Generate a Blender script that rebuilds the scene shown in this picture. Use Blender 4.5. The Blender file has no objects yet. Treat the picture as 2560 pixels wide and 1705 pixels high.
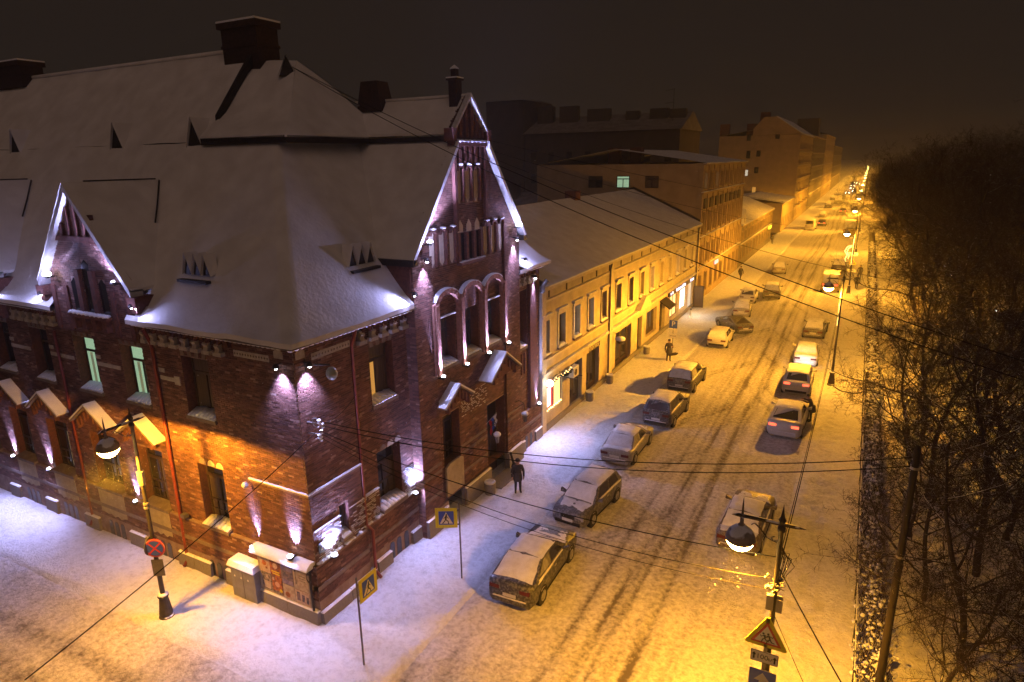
import bpy, bmesh, math, random
import numpy as np
from mathutils import Vector, Matrix
random.seed(11); RNG = np.random.default_rng(5)
SC = bpy.context.scene
COL = SC.collection
# ---------------------------------------------------------------- camera
cam_d = bpy.data.cameras.new('camera'); cam = bpy.data.objects.new('camera', cam_d); COL.objects.link(cam)
SC.camera = cam
cam_d.sensor_width = 36.0; cam_d.lens = 1625.0 / 2560.0 * 36.0
cam_d.clip_start = 0.1; cam_d.clip_end = 5000.0
RW = Matrix(((0.88258122, 0.4699084, -0.01537804), (0.11289804, -0.24356919, -0.96329024), (-0.45640379, 0.84844572, -0.26802133)))
CAM = Vector((15.62, -14.23, 16.0))
cam.matrix_world = Matrix.Translation(CAM) @ Matrix((RW[0], -RW[1], -RW[2])).transposed().to_4x4()
# ---------------------------------------------------------------- night sky and faint city glow
wd = bpy.data.worlds.new('World'); SC.world = wd; wd.use_nodes = True
wn = wd.node_tree; wn.nodes.clear()
o_ = wn.nodes.new('ShaderNodeOutputWorld'); add_ = wn.nodes.new('ShaderNodeAddShader')
b1 = wn.nodes.new('ShaderNodeBackground'); b1.inputs[0].default_value = (0.0150, 0.0094, 0.0062, 1); b1.inputs[1].default_value = 1.0
b2 = wn.nodes.new('ShaderNodeBackground'); b2.inputs[1].default_value = 0.0004
sk = wn.nodes.new('ShaderNodeTexSky'); sk.sky_type = 'NISHITA'; sk.sun_disc = False
sk.sun_elevation = math.radians(48); sk.sun_rotation = math.radians(140)
wn.links.new(sk.outputs[0], b2.inputs[0]); wn.links.new(b1.outputs[0], add_.inputs[0]); wn.links.new(b2.outputs[0], add_.inputs[1])
wn.links.new(add_.outputs[0], o_.inputs[0])
sd = bpy.data.lights.new('sky_glow', 'SUN'); sd.energy = 0.25; sd.angle = math.radians(70); sd.color = (1.0, 0.60, 0.44)
so = bpy.data.objects.new('sky_glow', sd); COL.objects.link(so)
so.rotation_euler = Vector((-0.42, 0.60, -0.70)).to_track_quat('-Z', 'Y').to_euler()
SC.view_settings.view_transform = 'Standard'; SC.view_settings.look = 'None'; SC.view_settings.gamma = 1.0
SC.view_settings.exposure = 0.0; SC.view_settings.use_curve_mapping = False
SC.render.engine = 'CYCLES'
cy = SC.cycles
cy.max_bounces = 5; cy.diffuse_bounces = 2; cy.glossy_bounces = 2; cy.transmission_bounces = 3; cy.transparent_max_bounces = 8; cy.volume_bounces = 0
cy.caustics_reflective = False; cy.caustics_refractive = False; cy.sample_clamp_indirect = 2.0
cy.use_denoising = True; cy.use_adaptive_sampling = True; cy.adaptive_threshold = 0.02
try: cy.use_light_tree = True
except Exception: pass
cy.volume_step_rate = 4.0

# ---------------------------------------------------------------- helpers
class MB:
    def __init__(s, T=None):
        s.v = []; s.f = []; s.mi = []; s.r = []; s.T = T; s.m = 0; s.rv = 0.0
    def add(s, vs, fs):
        n = len(s.v)
        if s.T: vs = [s.T(*p) for p in vs]
        s.v.extend(tuple(p) for p in vs)
        for f in fs:
            s.f.append(tuple(i + n for i in f)); s.mi.append(s.m); s.r.append(s.rv)
        return s
    def box(s, x0, x1, y0, y1, z0, z1):
        return s.add([(x0,y0,z0),(x1,y0,z0),(x1,y1,z0),(x0,y1,z0),(x0,y0,z1),(x1,y0,z1),(x1,y1,z1),(x0,y1,z1)],
                     [(0,3,2,1),(4,5,6,7),(0,1,5,4),(1,2,6,5),(2,3,7,6),(3,0,4,7)])
    def hexa(s, b, t):   # two quads bottom/top
        return s.add(list(b) + list(t), [(0,3,2,1),(4,5,6,7),(0,1,5,4),(1,2,6,5),(2,3,7,6),(3,0,4,7)])
    def prism(s, pts, ax, a, b):
        g = {'x': lambda c,u,v: (c,u,v), 'y': lambda c,u,v: (u,c,v), 'z': lambda c,u,v: (u,v,c)}[ax]
        n = len(pts); vs = [g(a,*p) for p in pts] + [g(b,*p) for p in pts]
        fs = [tuple(range(n-1,-1,-1)), tuple(range(n,2*n))] + [(i,(i+1)%n,n+(i+1)%n,n+i) for i in range(n)]
        return s.add(vs, fs)
    def tube(s, pts, r, n=6, cap=True):
        P = [Vector(p) for p in pts]; m = len(P)
        R = r if isinstance(r, (list, tuple)) else [r]*m
        vs = []; up = None
        for i in range(m):
            t = (P[min(i+1,m-1)] - P[max(i-1,0)])
            t = t.normalized() if t.length > 1e-9 else Vector((0,0,1))
            if up is None: up = t.orthogonal().normalized()
            a = (up - t*up.dot(t)); a = a.normalized() if a.length > 1e-6 else t.orthogonal().normalized()
            up = a; b = t.cross(a)
            for k in range(n):
                th = 2*math.pi*k/n; vs.append(tuple(P[i] + (a*math.cos(th) + b*math.sin(th))*R[i]))
        fs = [(i*n+k, i*n+(k+1)%n, (i+1)*n+(k+1)%n, (i+1)*n+k) for i in range(m-1) for k in range(n)]
        if cap: fs += [tuple(range(n-1,-1,-1)), tuple((m-1)*n+k for k in range(n))]
        return s.add(vs, fs)
    def lathe(s, prof, cx=0, cy=0, n=14, z0=0):
        vs = []; m = len(prof)
        for (r, z) in prof:
            for k in range(n):
                th = 2*math.pi*k/n; vs.append((cx+r*math.cos(th), cy+r*math.sin(th), z0+z))
        fs = [(i*n+k, i*n+(k+1)%n, (i+1)*n+(k+1)%n, (i+1)*n+k) for i in range(m-1) for k in range(n)]
        fs += [tuple(range(n-1,-1,-1)), tuple((m-1)*n+k for k in range(n))]
        return s.add(vs, fs)
    def ball(s, c, r, n=8, m=5, sz=1.0):
        pr = [(max(r*math.sin(math.pi*i/m),1e-4), -r*sz*math.cos(math.pi*i/m)) for i in range(m+1)]
        return s.lathe(pr, c[0], c[1], n, c[2])
    def disc(s, c, r, ax, th, n=20):
        pts = [(c[0]+r*math.cos(2*math.pi*k/n), c[1]+r*math.sin(2*math.pi*k/n)) for k in range(n)]
        return s.prism(pts, ax, th[0], th[1])
    def build(s, name, mats, parent=None, smooth=False, rnd=False, **pr):
        me = bpy.data.meshes.new(name)
        me.from_pydata(s.v, [], s.f)
        for m_ in (mats if isinstance(mats, (list, tuple)) else [mats]): me.materials.append(m_)
        if isinstance(mats, (list, tuple)): me.polygons.foreach_set('material_index', s.mi)
        if rnd:
            a = me.attributes.new('rnd', 'FLOAT', 'FACE'); a.data.foreach_set('value', s.r)
        if smooth: me.polygons.foreach_set('use_smooth', [True]*len(me.polygons))
        me.update()
        return link(name, me, parent, **pr)
def link(name, me, parent=None, **pr):
    o = bpy.data.objects.new(name, me); COL.objects.link(o)
    if parent is not None: o.parent = parent
    for k, v in pr.items(): o[k] = v
    return o
def thing(name, label, cat, loc=(0,0,0), rz=0.0, group=None):
    o = bpy.data.objects.new(name, None); COL.objects.link(o); o.location = loc; o.rotation_euler = (0,0,rz)
    o.empty_display_size = 0.2
    o['label'] = label; o['category'] = cat
    if group: o['group'] = group
    return o
def tag(o, label, cat, group=None):
    o['label'] = label; o['category'] = cat
    if group: o['group'] = group
    return o
def copy_tree(o, parent=None, **pr):
    c = o.copy(); COL.objects.link(c); c.parent = parent
    for k, v in pr.items(): c[k] = v
    for ch in list(o.children): copy_tree(ch, c)
    return c
IES = {}
def profile(light, key, pairs, along=1.0):     # luminaire light distribution as a photometric curve (angle from straight down, relative intensity)
    if key not in IES:
        hs = list(range(0, 361, 30)); t = bpy.data.texts.new(key)
        rows = [' '.join('%.3f' % (b*13.2*(1 + (along-1)*(math.cos(math.radians(h))**2)*min(1, a/45))) for a, b in pairs) for h in hs]
        t.write("IESNA:LM-63-2002\nTILT=NONE\n1 1000 1 %d %d 1 2 0 0 0\n1 1 0\n%s\n%s\n%s\n" % (len(pairs), len(hs), ' '.join(str(a) for a, b in pairs), ' '.join(map(str, hs)), '\n'.join(rows))); IES[key] = t
    L = light.data; L.use_nodes = True; nt = L.node_tree; i = nt.nodes.new('ShaderNodeTexIES'); i.mode = 'INTERNAL'; i.ies = IES[key]
    nt.links.new(i.outputs[0], nt.nodes['Emission'].inputs['Strength'])
BATWING = [(0,1),(20,1.15),(40,1.75),(55,2.9),(65,4.6),(75,7.0),(85,8.0),(90,5.2),(95,2.0),(105,1.0),(120,.4),(135,.05),(180,0)]
MIDWING = [(0,1),(20,1.0),(40,1.05),(50,.85),(58,.55),(66,.28),(74,.13),(82,.06),(90,.03),(105,0),(180,0)]
CUTOFF = [(0,1),(20,1.0),(40,.95),(55,.8),(68,1.1),(78,1.7),(87,2.0),(89,1.4),(91,.05),(95,0),(180,0)]
def lamp(kind, loc, d, power, color, parent=None, size=0.1, angle=90, blend=0.5, name='light'):
    L = bpy.data.lights.new(name, kind); L.energy = power; L.color = color
    if kind in ('SPOT','POINT'): L.shadow_soft_size = size
    if kind == 'SPOT': L.spot_size = math.radians(angle); L.spot_blend = blend
    if kind == 'AREA': L.size = size
    o = bpy.data.objects.new(name, L); COL.objects.link(o)
    o.location = loc
    if d is not None: o.rotation_euler = Vector(d).to_track_quat('-Z','Y').to_euler()
    if parent is not None: o.parent = parent
    return o
def sag(a, b, s, n=14):
    a = Vector(a); b = Vector(b)
    return [tuple(a.lerp(b, i/n) - Vector((0,0,4*s*(i/n)*(1-i/n)))) for i in range(n+1)]

# ---------------------------------------------------------------- materials
def M(name, c, c2=None, ns=5.0, rough=0.85, metal=0.0, bump=0.0, bs=40.0, spec=0.3, emit=None, es=1.0, stretch=None, det=3.0, snow=0.0, lo=0.35, hi=0.65):
    m = bpy.data.materials.new(name); m.use_nodes = True
    nt = m.node_tree; p = nt.nodes['Principled BSDF']
    p.inputs['Base Color'].default_value = (*c, 1); p.inputs['Roughness'].default_value = rough
    p.inputs['Metallic'].default_value = metal; p.inputs['Specular IOR Level'].default_value = spec
    if emit: p.inputs['Emission Color'].default_value = (*emit, 1); p.inputs['Emission Strength'].default_value = es
    tc = nt.nodes.new('ShaderNodeTexCoord'); src = tc.outputs['Object']
    if stretch:
        mp = nt.nodes.new('ShaderNodeMapping'); mp.inputs['Scale'].default_value = stretch
        nt.links.new(src, mp.inputs[0]); src = mp.outputs[0]
    colsock = None
    if c2:
        n = nt.nodes.new('ShaderNodeTexNoise'); n.inputs['Scale'].default_value = ns; n.inputs['Detail'].default_value = det
        nt.links.new(src, n.inputs['Vector'])
        r = nt.nodes.new('ShaderNodeMapRange'); r.inputs[1].default_value = lo; r.inputs[2].default_value = hi
        nt.links.new(n.outputs[0], r.inputs[0])
        x = nt.nodes.new('ShaderNodeMix'); x.data_type = 'RGBA'; x.inputs[6].default_value = (*c,1); x.inputs[7].default_value = (*c2,1)
        nt.links.new(r.outputs[0], x.inputs[0]); colsock = x.outputs[2]
    if snow > 0:   # snow lying on faces that look upwards
        g = nt.nodes.new('ShaderNodeNewGeometry'); sp = nt.nodes.new('ShaderNodeSeparateXYZ'); nt.links.new(g.outputs['Normal'], sp.inputs[0])
        n2 = nt.nodes.new('ShaderNodeTexNoise'); n2.inputs['Scale'].default_value = 3.0; nt.links.new(tc.outputs['Object'], n2.inputs['Vector'])
        ad = nt.nodes.new('ShaderNodeMath'); ad.operation = 'ADD'; nt.links.new(sp.outputs[2], ad.inputs[0]); nt.links.new(n2.outputs[0], ad.inputs[1])
        r2 = nt.nodes.new('ShaderNodeMapRange'); r2.inputs[1].default_value = 1.5 - snow; r2.inputs[2].default_value = 1.6 - snow; nt.links.new(ad.outputs[0], r2.inputs[0])
        x2 = nt.nodes.new('ShaderNodeMix'); x2.data_type = 'RGBA'; x2.inputs[7].default_value = (.75,.76,.8,1)
        if colsock: nt.links.new(colsock, x2.inputs[6])
        else: x2.inputs[6].default_value = (*c,1)
        nt.links.new(r2.outputs[0], x2.inputs[0]); colsock = x2.outputs[2]
    if colsock: nt.links.new(colsock, p.inputs['Base Color'])
    if bump:
        n = nt.nodes.new('ShaderNodeTexNoise'); n.inputs['Scale'].default_value = bs; n.inputs['Detail'].default_value = 4
        nt.links.new(src, n.inputs['Vector'])
        b = nt.nodes.new('ShaderNodeBump'); b.inputs['Strength'].default_value = min(bump,1.0); b.inputs['Distance'].default_value = 0.03
        nt.links.new(n.outputs[0], b.inputs['Height']); nt.links.new(b.outputs[0], p.inputs['Normal'])
    return m
def brick_mat(name, stops, attr=True):
    m = bpy.data.materials.new(name); m.use_nodes = True; nt = m.node_tree; p = nt.nodes['Principled BSDF']
    p.inputs['Roughness'].default_value = 0.8; p.inputs['Specular IOR Level'].default_value = 0.25
    if attr:
        a = nt.nodes.new('ShaderNodeAttribute'); a.attribute_name = 'rnd'; s = a.outputs['Fac']
    else:
        a = nt.nodes.new('ShaderNodeObjectInfo'); s = a.outputs['Random']
    r = nt.nodes.new('ShaderNodeValToRGB'); cr = r.color_ramp
    cr.elements[0].position = 0; cr.elements[0].color = (*stops[0][1],1); cr.elements[1].position = 1; cr.elements[1].color = (*stops[-1][1],1)
    for q, c in stops[1:-1]:
        e = cr.elements.new(q); e.color = (*c,1)
    nt.links.new(s, r.inputs[0])
    tc = nt.nodes.new('ShaderNodeTexCoord'); n = nt.nodes.new('ShaderNodeTexNoise'); n.inputs['Scale'].default_value = 1.1; n.inputs['Detail'].default_value = 6
    nt.links.new(tc.outputs['Object'], n.inputs['Vector'])
    mr = nt.nodes.new('ShaderNodeMapRange'); mr.inputs[1].default_value = .3; mr.inputs[2].default_value = .7; mr.inputs[3].default_value = .72; mr.inputs[4].default_value = 1.25
    nt.links.new(n.outputs[0], mr.inputs[0])
    mx = nt.nodes.new('ShaderNodeMix'); mx.data_type = 'RGBA'; mx.blend_type = 'MULTIPLY'; mx.inputs[0].default_value = 1
    cb = nt.nodes.new('ShaderNodeCombineColor')
    for i in range(3): nt.links.new(mr.outputs[0], cb.inputs[i])
    nt.links.new(r.outputs[0], mx.inputs[6]); nt.links.new(cb.outputs[0], mx.inputs[7]); nt.links.new(mx.outputs[2], p.inputs['Base Color'])
    n3 = nt.nodes.new('ShaderNodeTexNoise'); n3.inputs['Scale'].default_value = 45; nt.links.new(tc.outputs['Object'], n3.inputs['Vector'])
    b = nt.nodes.new('ShaderNodeBump'); b.inputs['Strength'].default_value = .5; b.inputs['Distance'].default_value = .01
    nt.links.new(n3.outputs[0], b.inputs['Height']); nt.links.new(b.outputs[0], p.inputs['Normal'])
    return m
def snow_ground(name, clean, dirty, amp=2.3):
    m = bpy.data.materials.new(name); m.use_nodes = True; nt = m.node_tree; p = nt.nodes['Principled BSDF']
    p.inputs['Roughness'].default_value = 0.75; p.inputs['Specular IOR Level'].default_value = 0.25
    a = nt.nodes.new('ShaderNodeAttribute'); a.attribute_name = 'dirt'
    tc = nt.nodes.new('ShaderNodeTexCoord')
    n = nt.nodes.new('ShaderNodeTexNoise'); n.inputs['Scale'].default_value = 5.0; n.inputs['Detail'].default_value = 8; n.inputs['Roughness'].default_value = .7
    nt.links.new(tc.outputs['Object'], n.inputs['Vector'])
    s1 = nt.nodes.new('ShaderNodeMath'); s1.operation = 'MULTIPLY_ADD'; s1.inputs[1].default_value = amp; s1.inputs[2].default_value = -amp/2
    nt.links.new(n.outputs[0], s1.inputs[0])
    ad = nt.nodes.new('ShaderNodeMath'); ad.operation = 'ADD'; ad.use_clamp = True; nt.links.new(a.outputs['Fac'], ad.inputs[0]); nt.links.new(s1.outputs[0], ad.inputs[1])
    x = nt.nodes.new('ShaderNodeMix'); x.data_type = 'RGBA'; x.inputs[6].default_value = (*clean,1); x.inputs[7].default_value = (*dirty,1)
    nt.links.new(ad.outputs[0], x.inputs[0]); nt.links.new(x.outputs[2], p.inputs['Base Color'])
    n2 = nt.nodes.new('ShaderNodeTexNoise'); n2.inputs['Scale'].default_value = 9.0; n2.inputs['Detail'].default_value = 9; n2.inputs['Roughness'].default_value = .72
    nt.links.new(tc.outputs['Object'], n2.inputs['Vector'])
    b = nt.nodes.new('ShaderNodeBump'); b.inputs['Strength'].default_value = 1.0; b.inputs['Distance'].default_value = 0.12
    nt.links.new(n2.outputs[0], b.inputs['Height']); nt.links.new(b.outputs[0], p.inputs['Normal'])
    return m
SNOW = M('snow', (.80,.81,.84), (.70,.71,.76), ns=2.5, rough=.7, bump=.5, bs=14)
ROOFSNOW = M('roof_snow', (.76,.75,.75), (.60,.58,.57), ns=1.1, rough=.8, bump=.7, bs=7, det=9, lo=.3, hi=.75)
BRICK = brick_mat('brick', [(0,(.072,.034,.028)),(.35,(.112,.051,.040)),(.7,(.146,.068,.052)),(.94,(.18,.092,.072)),(1,(.30,.20,.165))])
BRICK1 = brick_mat('brick_single', [(0,(.072,.034,.028)),(.35,(.112,.051,.040)),(.7,(.146,.068,.052)),(.94,(.18,.092,.072)),(1,(.30,.20,.165))], attr=False)
MORTAR = M('mortar', (.20,.13,.11), (.29,.22,.195), ns=3.0, rough=.95, bump=.4, bs=30)
DBRICK = M('dark_brick', (.085,.035,.028), (.14,.055,.042), ns=9, rough=.9, bump=.6, bs=22)
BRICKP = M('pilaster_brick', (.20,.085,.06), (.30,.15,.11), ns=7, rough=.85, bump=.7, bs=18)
CHIM = M('sooty_brick', (.030,.018,.015), (.05,.028,.022), ns=9, rough=.95, bump=.5, bs=22)  # very dark brick for the chimneys and the finial
WIREM = M('wire_black', (.012,.011,.010), rough=.9, spec=.1)
WHITEP = M('white_flashing', (.62,.62,.64), (.48,.48,.5), ns=6, rough=.45)
GRANITE = M('granite', (.16,.145,.14), (.24,.22,.21), ns=30, rough=.8, bump=.25, bs=60)
STONE = M('light_stone', (.46,.42,.37), (.34,.30,.26), ns=6, rough=.85, bump=.3, bs=40)
BAND = M('grey_band', (.21,.165,.145), (.15,.115,.10), ns=5, rough=.9, bump=.3, bs=40)
YPANEL = M('yellow_plaster', (.40,.34,.22), (.31,.26,.17), ns=4, rough=.9, bump=.3, bs=30)
PLASTER = M('niche_plaster', (.68,.58,.46), (.58,.48,.37), ns=5, rough=.9)
DARKMETAL = M('dark_metal', (.022,.019,.017), (.04,.033,.03), ns=8, rough=.45, metal=.3)
GREYMETAL = M('grey_metal', (.16,.15,.145), (.11,.10,.10), ns=6, rough=.45, metal=.5)
REDPIPE = M('red_pipe', (.20,.035,.022), (.14,.025,.02), ns=5, rough=.45)
WOOD = M('window_wood', (.045,.026,.018), (.03,.017,.013), ns=12, rough=.5)
GLASS = M('dark_glass', (.012,.012,.015), rough=.08, spec=.8)
GLASSB = M('blind_glass', (.10,.075,.06), (.07,.05,.04), ns=2, rough=.25, spec=.6, stretch=(9,9,.3))
GLASSG = M('green_lit_glass', (.3,.4,.3), rough=.2, emit=(.42,.68,.44), es=.62)
GLASSW = M('warm_lit_glass', (.3,.2,.1), rough=.2, emit=(1.0,.47,.09), es=.55)
GLASSD = M('dim_lit_glass', (.2,.15,.1), rough=.2, emit=(.75,.55,.32), es=.22)
GLASSC = M('cream_lit_glass', (.3,.3,.3), rough=.2, emit=(.95,.86,.66), es=.65)
BULB_W = M('cold_bulb', (.8,.8,.9), emit=(.80,.82,1.0), es=26)
BULB_O = M('sodium_bulb', (.9,.7,.4), emit=(1.0,.62,.16), es=110)
COLD = (.45,.46,1.0); SOD = (1.0,.415,.024); WARMW = (1.0,.80,.52)
# ---------------------------------------------------------------- ground, road, pavements
def vnoise(x, y, s, seed):
    r = np.random.default_rng(seed).random((256, 256))
    X = x / s; Y = y / s
    xi = np.floor(X).astype(int); yi = np.floor(Y).astype(int); fx = X - xi; fy = Y - yi
    fx = fx*fx*(3-2*fx); fy = fy*fy*(3-2*fy)
    g = lambda a, b: r[a % 256, b % 256]
    return (g(xi,yi)*(1-fx)+g(xi+1,yi)*fx)*(1-fy) + (g(xi,yi+1)*(1-fx)+g(xi+1,yi+1)*fx)*fy
def axis(parts):
    o = []
    for a, b, st in parts: o += list(np.arange(a, b, st))
    return np.array(o + [parts[-1][1]])
gx = axis([(-120,-26,4.0),(-26,-9,.3),(-9,20,.145),(20,34,.5),(34,160,6.0)])
gy = axis([(-60,-14,2.0),(-14,-6,.35),(-6,32,.15),(32,75,.4),(75,260,2.0),(260,700,12.0)])
GX, GY = np.meshgrid(gx, gy, indexing='ij')
KX, KY, RX = 4.05, -3.12, 14.0      # kerb of the house pavement, of the side street, of the park pavement
def smooth(t): t = np.clip(t, 0, 1); return t*t*(3-2*t)
wob = (vnoise(GX, GY, .9, 3)-.5)*.30
pav = smooth((KX - GX + wob)/.22) * smooth((GY - KY + wob)/.22)
parkp = smooth((GX - RX + wob)/.5)
road = np.clip(1 - pav - parkp, 0, 1)
rut = np.zeros_like(GX); dirt = np.zeros_like(GX)
def track(cx, w, depth, d, y0=-60, y1=900):
    global rut, dirt
    c = cx(GY) if callable(cx) else cx
    k = np.exp(-((GX - c)/w)**2) * smooth((GY-y0)/3) * smooth((y1-GY)/3)
    rut -= depth*k*road; dirt += d*k*road
wav = lambda y: .18*np.sin(y*.055) + .10*np.sin(y*.17+1)
for cx, w, dp, d in [(9.02,.10,.04,.5),(9.26,.09,.035,.4),(8.80,.08,.03,.3),(10.24,.10,.04,.5),(10.48,.10,.035,.4),(10.02,.08,.03,.3),(8.05,.12,.025,.32),(7.75,.09,.02,.22),(6.95,.10,.02,.22),(11.4,.12,.025,.25),(11.7,.09,.02,.18),(9.1,.55,.0,.20),(10.3,.55,.0,.20),(7.7,.8,0,.10)]:
    ph = cx*7.3
    track(lambda y, c=cx, ph=ph: c + wav(y) + .07*np.sin(y*.23+ph) + .12*np.sin(y*.06+ph*1.7), w, dp, d)
for y0, sx in [(7.0,6.3),(14.5,6.3),(22,6.5),(33,6.4),(45,6.5),(27,12.0),(36,11.9),(44,11.9),(62,6.0),(58,11.6)]:   # arcs of cars pulling in and out
    for off in (0, 1.45):
        c = lambda y, y0=y0, sx=sx, off=off: sx + (9.3-sx)*smooth((y-y0)/7) + (off if sx > 9 else -off*.3)
        k = np.exp(-((GX-c(GY))/.17)**2) * smooth((GY-y0)/.8) * smooth((y0+7-GY)/1.0)
        rut -= .03*k*road; dirt += .35*k*road
# tracks of the side street turning the corner
k = np.exp(-((GY + 5.2 + .25*np.sin(GX*.3))/.35)**2) + np.exp(-((GY + 6.7 + .2*np.sin(GX*.25))/.4)**2) + .7*np.exp(-((GY + 9.3)/.9)**2)
side = smooth((4-GX)/6)*road
rut -= .03*k*side; dirt += .45*k*side
rr = np.hypot(GX-13.5, GY-3.0)
for R_ in (8.6, 10.0):
    k = np.exp(-((rr-R_)/.22)**2)*smooth((2.5-GY)/2)*road; rut -= .025*k; dirt += .3*k
n1 = vnoise(GX, GY, 3.1, 1); n2 = vnoise(GX, GY, .55, 2); n3 = vnoise(GX, GY, .24, 4); n4 = vnoise(GX, GY, 1.2, 6)
streak = vnoise(GX*4.0, GY*.35, 1.0, 8); streak2 = vnoise(GX*7.0, GY*.5, 1.0, 9)
lump = (n2-.5)*.075 + (n3-.5)*.07 + (n4-.5)*.08
GZ = .13*pav + .12*parkp + rut + lump*(.45*road + .55*pav + .7*parkp) + (n1-.5)*.06
GZ += road*(streak-.5)*.03
trod = np.exp(-((GX-2.4)/1.0)**2)*smooth((GY+1)/3)      # trodden path along the pavement
foot = np.clip((n3 - .60)*4, 0, 1)
GZ -= .09*foot*np.clip(trod + .30, 0, 1)*pav
GZ -= .09*np.clip((vnoise(GX, GY, .30, 12)-.58)*4, 0, 1)*parkp*np.exp(-((GX-15.1)/.9)**2)
bank = np.exp(-((GX-KX-.35)/.45)**2)*smooth((GY+2)/2)*.12*vnoise(GX, GY, 1.6, 14) + np.exp(-((GX-RX+.5)/.5)**2)*.10*vnoise(GX, GY, 1.3, 15) \
     + np.exp(-((GY-KY+.35)/.4)**2)*smooth((KX-GX)/1)*.13*vnoise(GX, GY, 1.1, 16)
GZ += bank
dirt = np.clip(dirt, 0, .8)*(.35+1.1*streak) + road*(.20 + .22*(streak2-.5) + .22*(n1-.5)) + pav*(.04 + .10*trod*n4 + .12*foot) + parkp*(.06+.12*np.exp(-((GX-15.3)/.8)**2)*n4)
kl = np.exp(-((GX-KX)/.05)**2)*smooth((vnoise(GX, GY, 1.9, 21)-.62)*9)*smooth((GY+.5)/1)*smooth((9-GY)/2) + np.exp(-((GY-KY)/.06)**2)*smooth((vnoise(GX, GY, 2.3, 22)-.55)*9)*smooth((KX-GX)/1)
GZ -= .06*kl; dirt += .8*kl                               # the kerb edge showing as a dark crack
far = smooth((np.abs(GX)-60)/40)
GZ = np.where((GX > 17.0), GZ*.9 + (vnoise(GX, GY, 2.2, 31)-.5)*.22*smooth((GX-17)/2), GZ)
idx = np.arange(GX.size).reshape(GX.shape)
cxm = (gx[:-1,None]+gx[1:,None])/2 + 0*gy[None,:-1]; cym = (gy[None,:-1]+gy[None,1:])/2 + 0*gx[:-1,None]
quads = np.stack([idx[:-1,:-1], idx[1:,:-1], idx[1:,1:], idx[:-1,1:]], -1)
house = ((cxm < -.35) & (cym > .35))
cls = {'pavement': (cxm < KX) & (cym > KY) & ~house,
       'road': (((cxm >= KX) & (cxm < RX)) | ((cym <= KY) & (cxm < RX))),
       'park_pavement': (cxm >= RX) & (cxm < 16.9), 'park_ground': (cxm >= 16.9)}
PAVS = snow_ground('pavement_snow', (.78,.79,.83), (.28,.26,.25), 1.7)
ROADS = snow_ground('road_snow', (.68,.66,.65), (.12,.10,.085))
PARKS = snow_ground('park_snow', (.74,.73,.73), (.20,.17,.14), 1.6)
allv = np.stack([GX, GY, GZ], -1).reshape(-1, 3); alld = dirt.reshape(-1)
for nm, msk in cls.items():
    q = quads[msk]; used = np.unique(q); remap = np.full(GX.size, -1); remap[used] = np.arange(len(used))
    me = bpy.data.meshes.new(nm); v = allv[used]; q = remap[q]
    me.vertices.add(len(v)); me.vertices.foreach_set('co', v.astype(np.float32).ravel())
    me.loops.add(q.size); me.loops.foreach_set('vertex_index', q.astype(np.int32).ravel())
    me.polygons.add(len(q)); me.polygons.foreach_set('loop_start', np.arange(0, q.size, 4, dtype=np.int32))
    me.polygons.foreach_set('loop_total', np.full(len(q), 4, dtype=np.int32))
    me.update(); me.validate()
    me.polygons.foreach_set('use_smooth', [True]*len(q))
    a = me.attributes.new('dirt', 'FLOAT', 'POINT'); a.data.foreach_set('value', alld[used].astype(np.float32))
    me.materials.append({'road': ROADS, 'pavement': PAVS}.get(nm, PARKS))
    link(nm, me, kind='structure')
def gz(x, y):
    i = min(max(np.searchsorted(gx, x)-1, 0), len(gx)-1); j = min(max(np.searchsorted(gy, y)-1, 0), len(gy)-1)
    return float(GZ[i, j])
g = MB(); g.box(-2500,2500,-2500,2500,-1.2,-.6); g.build('ground', M('far_snow', (.55,.54,.54), (.4,.39,.39), ns=.05), kind='structure')
# ---------------------------------------------------------------- the brick corner house
TR = lambda u, d, z: (d, u, z)          # street front: u along the street, d outwards
TL = lambda u, d, z: (u, -d, z)         # side street front: u along the wall (negative), d outwards
HOUSE = thing('brick_house', 'red brick corner house with steep snowy roof, stepped gables and lit arched windows', 'house')
WALL = {'R': MB(TR), 'L': MB(TL)}; REV = {'R': MB(TR), 'L': MB(TL)}
HOLES = {'R': [], 'L': []}
BRK = []                                 # (side, u, d, z, half length, half height)
def wall(side, u0, u1, z0, z1, d, depth=.5):
    mb = WALL[side]; hs = [h for h in HOLES[side] if h[0] < u1-1e-6 and h[1] > u0+1e-6 and h[2] < z1-1e-6 and h[3] > z0+1e-6]
    us = sorted({u0, u1, *[min(max(x,u0),u1) for h in hs for x in h[:2]]}); zs = sorted({z0, z1, *[min(max(x,z0),z1) for h in hs for x in h[2:4]]})
    for a, b in zip(us, us[1:]):
        for c, e in zip(zs, zs[1:]):
            m, n = (a+b)/2, (c+e)/2
            if any(h[0] < m < h[1] and h[2] < n < h[3] for h in hs): continue
            mb.add([(a,d,c),(b,d,c),(b,d,e),(a,d,e)], [(0,1,2,3)])
    for h in hs:
        a, b, c, e = max(h[0],u0), min(h[1],u1), max(h[2],z0), min(h[3],z1)
        REV[side].add([(a,d,c),(a,d-depth,c),(a,d-depth,e),(a,d,e),(b,d,c),(b,d-depth,c),(b,d-depth,e),(b,d,e)], [(0,1,2,3),(4,7,6,5),(0,4,5,1),(3,2,6,7)])
def ends(side, u, d0, d1, z0, z1):
    REV[side].add([(u,d0,z0),(u,d1,z0),(u,d1,z1),(u,d0,z1)], [(0,1,2,3)])
    ENDS.append((side, u, d0, d1, z0, z1))
ENDS = []
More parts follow.
